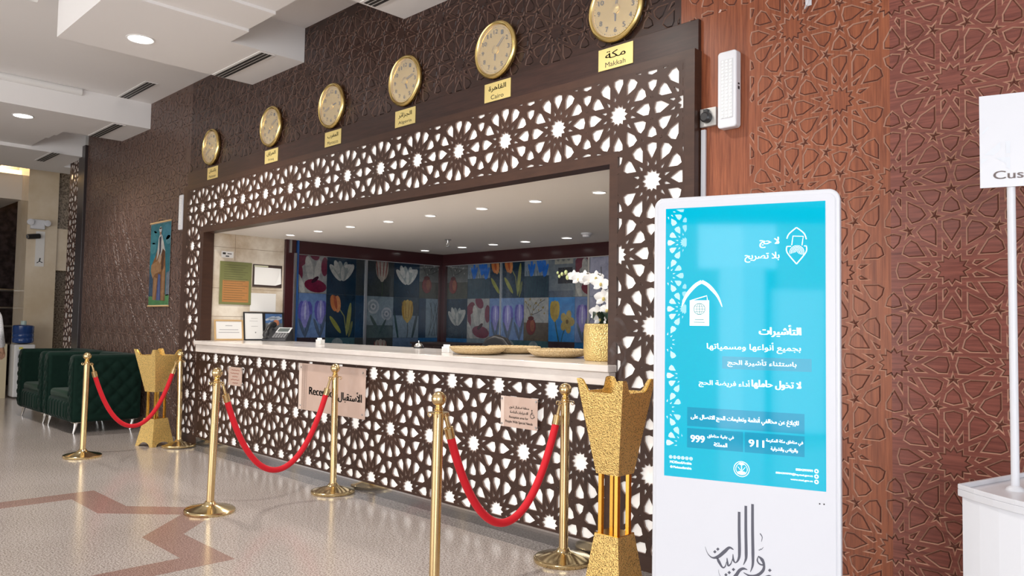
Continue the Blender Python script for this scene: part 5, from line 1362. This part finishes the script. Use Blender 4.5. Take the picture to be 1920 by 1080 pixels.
for s in (-1, 1):
    b = MB(); b.lathe([(.02, .05), (.05, .09), (.055, .14), (.0001, .15)], 20, c=(0, s * .13, .03), axis='x'); b.build('lamp_head', PLASTIC, t, smooth=True)
t = thing('security_camera', 'small black security camera under the emergency lamp box', 'security camera', (-15.6, .13, 2.77))
b = MB(); b.lathe([(.035, 0), (.035, .02)], 18, axis='x'); b.build('mount', BLACKP, t)
b = MB(); b.tube([(.02, 0, 0), (.08, 0, .0)], .012, 10); b.build('arm', BLACKP, t)
b = MB(); b.tube([(.07, .03, .01), (.12, -.16, -.02)], .045, 16); b.build('body', BLACKP, t, smooth=True)
b = MB(); b.tube([(.12, -.16, -.02), (.123, -.172, -.022)], .036, 16); b.build('lens', CHROME, t)
t = thing('wall_pointer_sign', 'pale panel with a small black symbol on the marble column', 'sign', (-15.598, .19, 2.45))
b = MB(); b.box(0, .01, -.07, .07, -.2, .42); b.build('panel', PAPER, t)
b = MB()
for q in stroke([(-.04, -.14), (.0, -.11), (.05, -.13)], .014) + stroke([(0, -.11), (.01, -.05)], .02): b.poly([(.0105, u, z) for u, z in q])
b.build('symbol', INK, t)

# ================================================================== PERSON AT THE LEFT EDGE
def skin(name, verts, edges, radii, m, parent, sub=2, root=0):
    me = bpy.data.meshes.new(name); me.from_pydata(verts, edges, []); o = bpy.data.objects.new(name, me); COL.objects.link(o)
    md = o.modifiers.new('skin', 'SKIN'); md.use_smooth_shade = True
    for i, v in enumerate(me.skin_vertices[0].data): r = radii[i]; v.radius = r if isinstance(r, tuple) else (r, r); v.use_root = (i == root)
    o.modifiers.new('sub', 'SUBSURF').levels = sub; o.modifiers['sub'].render_levels = sub
    bpy.context.view_layer.update()
    nm = bpy.data.meshes.new_from_object(o.evaluated_get(bpy.context.evaluated_depsgraph_get()))
    bpy.data.objects.remove(o); nm.name = name; nm.materials.clear(); nm.materials.append(m)
    nm.polygons.foreach_set('use_smooth', [True] * len(nm.polygons))
    q = bpy.data.objects.new(name, nm); COL.objects.link(q); q.parent = parent; return q
t = thing('person', 'person in a white speckled shirt, only a sleeve and hand showing at the left edge', 'person', (-11.87, -1.335, 0), math.radians(45))
V_, E_, R_ = [], [], []
def add(p, r, prev=None):
    V_.append(p); R_.append(r)
    if prev is not None: E_.append((prev, len(V_) - 1))
    return len(V_) - 1
pel = add((0, 0, .93), (.150, .11)); ab = add((0, 0, 1.08), (.135, .10), pel); ch = add((0, 0, 1.28), (.155, .11), ab); nk0 = add((0, -.01, 1.42), (.075, .07), ch); nk = add((0, 0, 1.50), .052, nk0); hd1 = add((0, .01, 1.57), (.068, .082), nk); hd2 = add((0, .015, 1.65), (.076, .094), hd1); add((0, .005, 1.72), (.055, .065), hd2)
for s in (-1, 1):
    sh_ = add((s * .17, 0, 1.39), .058, nk0); el = add((s * .245, -.05, 1.13), .042, sh_); wr = add((s * .20, .10, .945), .027, el); pa = add((s * .188, .13, .905), (.036, .020), wr)
    for i, (dx, L_) in enumerate(((-.026, .062), (-.009, .072), (.009, .068), (.026, .054))):
        k1 = add((s * .186 + dx * .5, .142 + dx * .85, .868), .0092, pa); k2 = add((s * .182 + dx * .5, .140 + dx * .9, .868 - L_ * .55), .0085, k1); add((s * .176 + dx * .5, .128 + dx * .9, .868 - L_), .0075, k2)
    th = add((s * .165, .165, .90), .0105, pa); add((s * .160, .178, .868), .009, th)
    hip = add((s * .09, 0, .86), .085, pel); kn = add((s * .10, .015, .49), .056, hip); an = add((s * .10, -.02, .09), .038, kn); add((s * .11, .12, .035), (.040, .030), an)
body = skin('body', V_, E_, R_, SKIN, t)
V_, E_, R_ = [], [], []
a0 = add((0, 0, .90), (.165, .125)); a1 = add((0, 0, 1.08), (.152, .118), a0); a2 = add((0, 0, 1.28), (.168, .125), a1); a3 = add((0, -.01, 1.42), (.082, .078), a2)
for s in (-1, 1):
    q1 = add((s * .175, 0, 1.385), .070, a3); q2 = add((s * .25, -.05, 1.13), .060, q1); add((s * .205, .09, .96), .046, q2)
skin('shirt', V_, E_, R_, SHIRT, t)
V_, E_, R_ = [], [], []
a0 = add((0, 0, .95), (.158, .118))
for s in (-1, 1): q1 = add((s * .092, 0, .82), .098, a0); q2 = add((s * .10, .012, .48), .075, q1); add((s * .10, -.015, .07), .065, q2)
skin('trousers', V_, E_, R_, TROUS, t)
V_, E_, R_ = [], [], []
a0 = add((0, -.03, 1.62), (.075, .07)); a1 = add((0, -.01, 1.70), (.084, .088), a0); add((0, .02, 1.745), (.06, .06), a1); skin('hair', V_, E_, R_, HAIR, t)
for s in (-1, 1):
    b = MB(); b.sphere((s * .108, .045, .045), .05, 16, 10, (.9, 2.3, .88)); b.build('shoe', SHOE, t, smooth=True)
    b = MB(); b.sphere((s * .030, .100, 1.648), .012, 12, 8); b.build('eye', PAPER, body, smooth=True)
    b = MB(); b.sphere((s * .082, .005, 1.63), .02, 12, 8, (.4, .8, 1.5)); b.build('ear', SKIN, body, smooth=True)
b = MB(); b.sphere((0, .112, 1.618), .014, 12, 8, (.8, 1.2, 1.6)); b.build('nose', SKIN, body, smooth=True)
b = MB(); b.sphere((0, .094, 1.578), .016, 12, 8, (1.5, .6, .4)); b.build('mouth', mat('lips', (.36, .15, .12), .5), body, smooth=True)
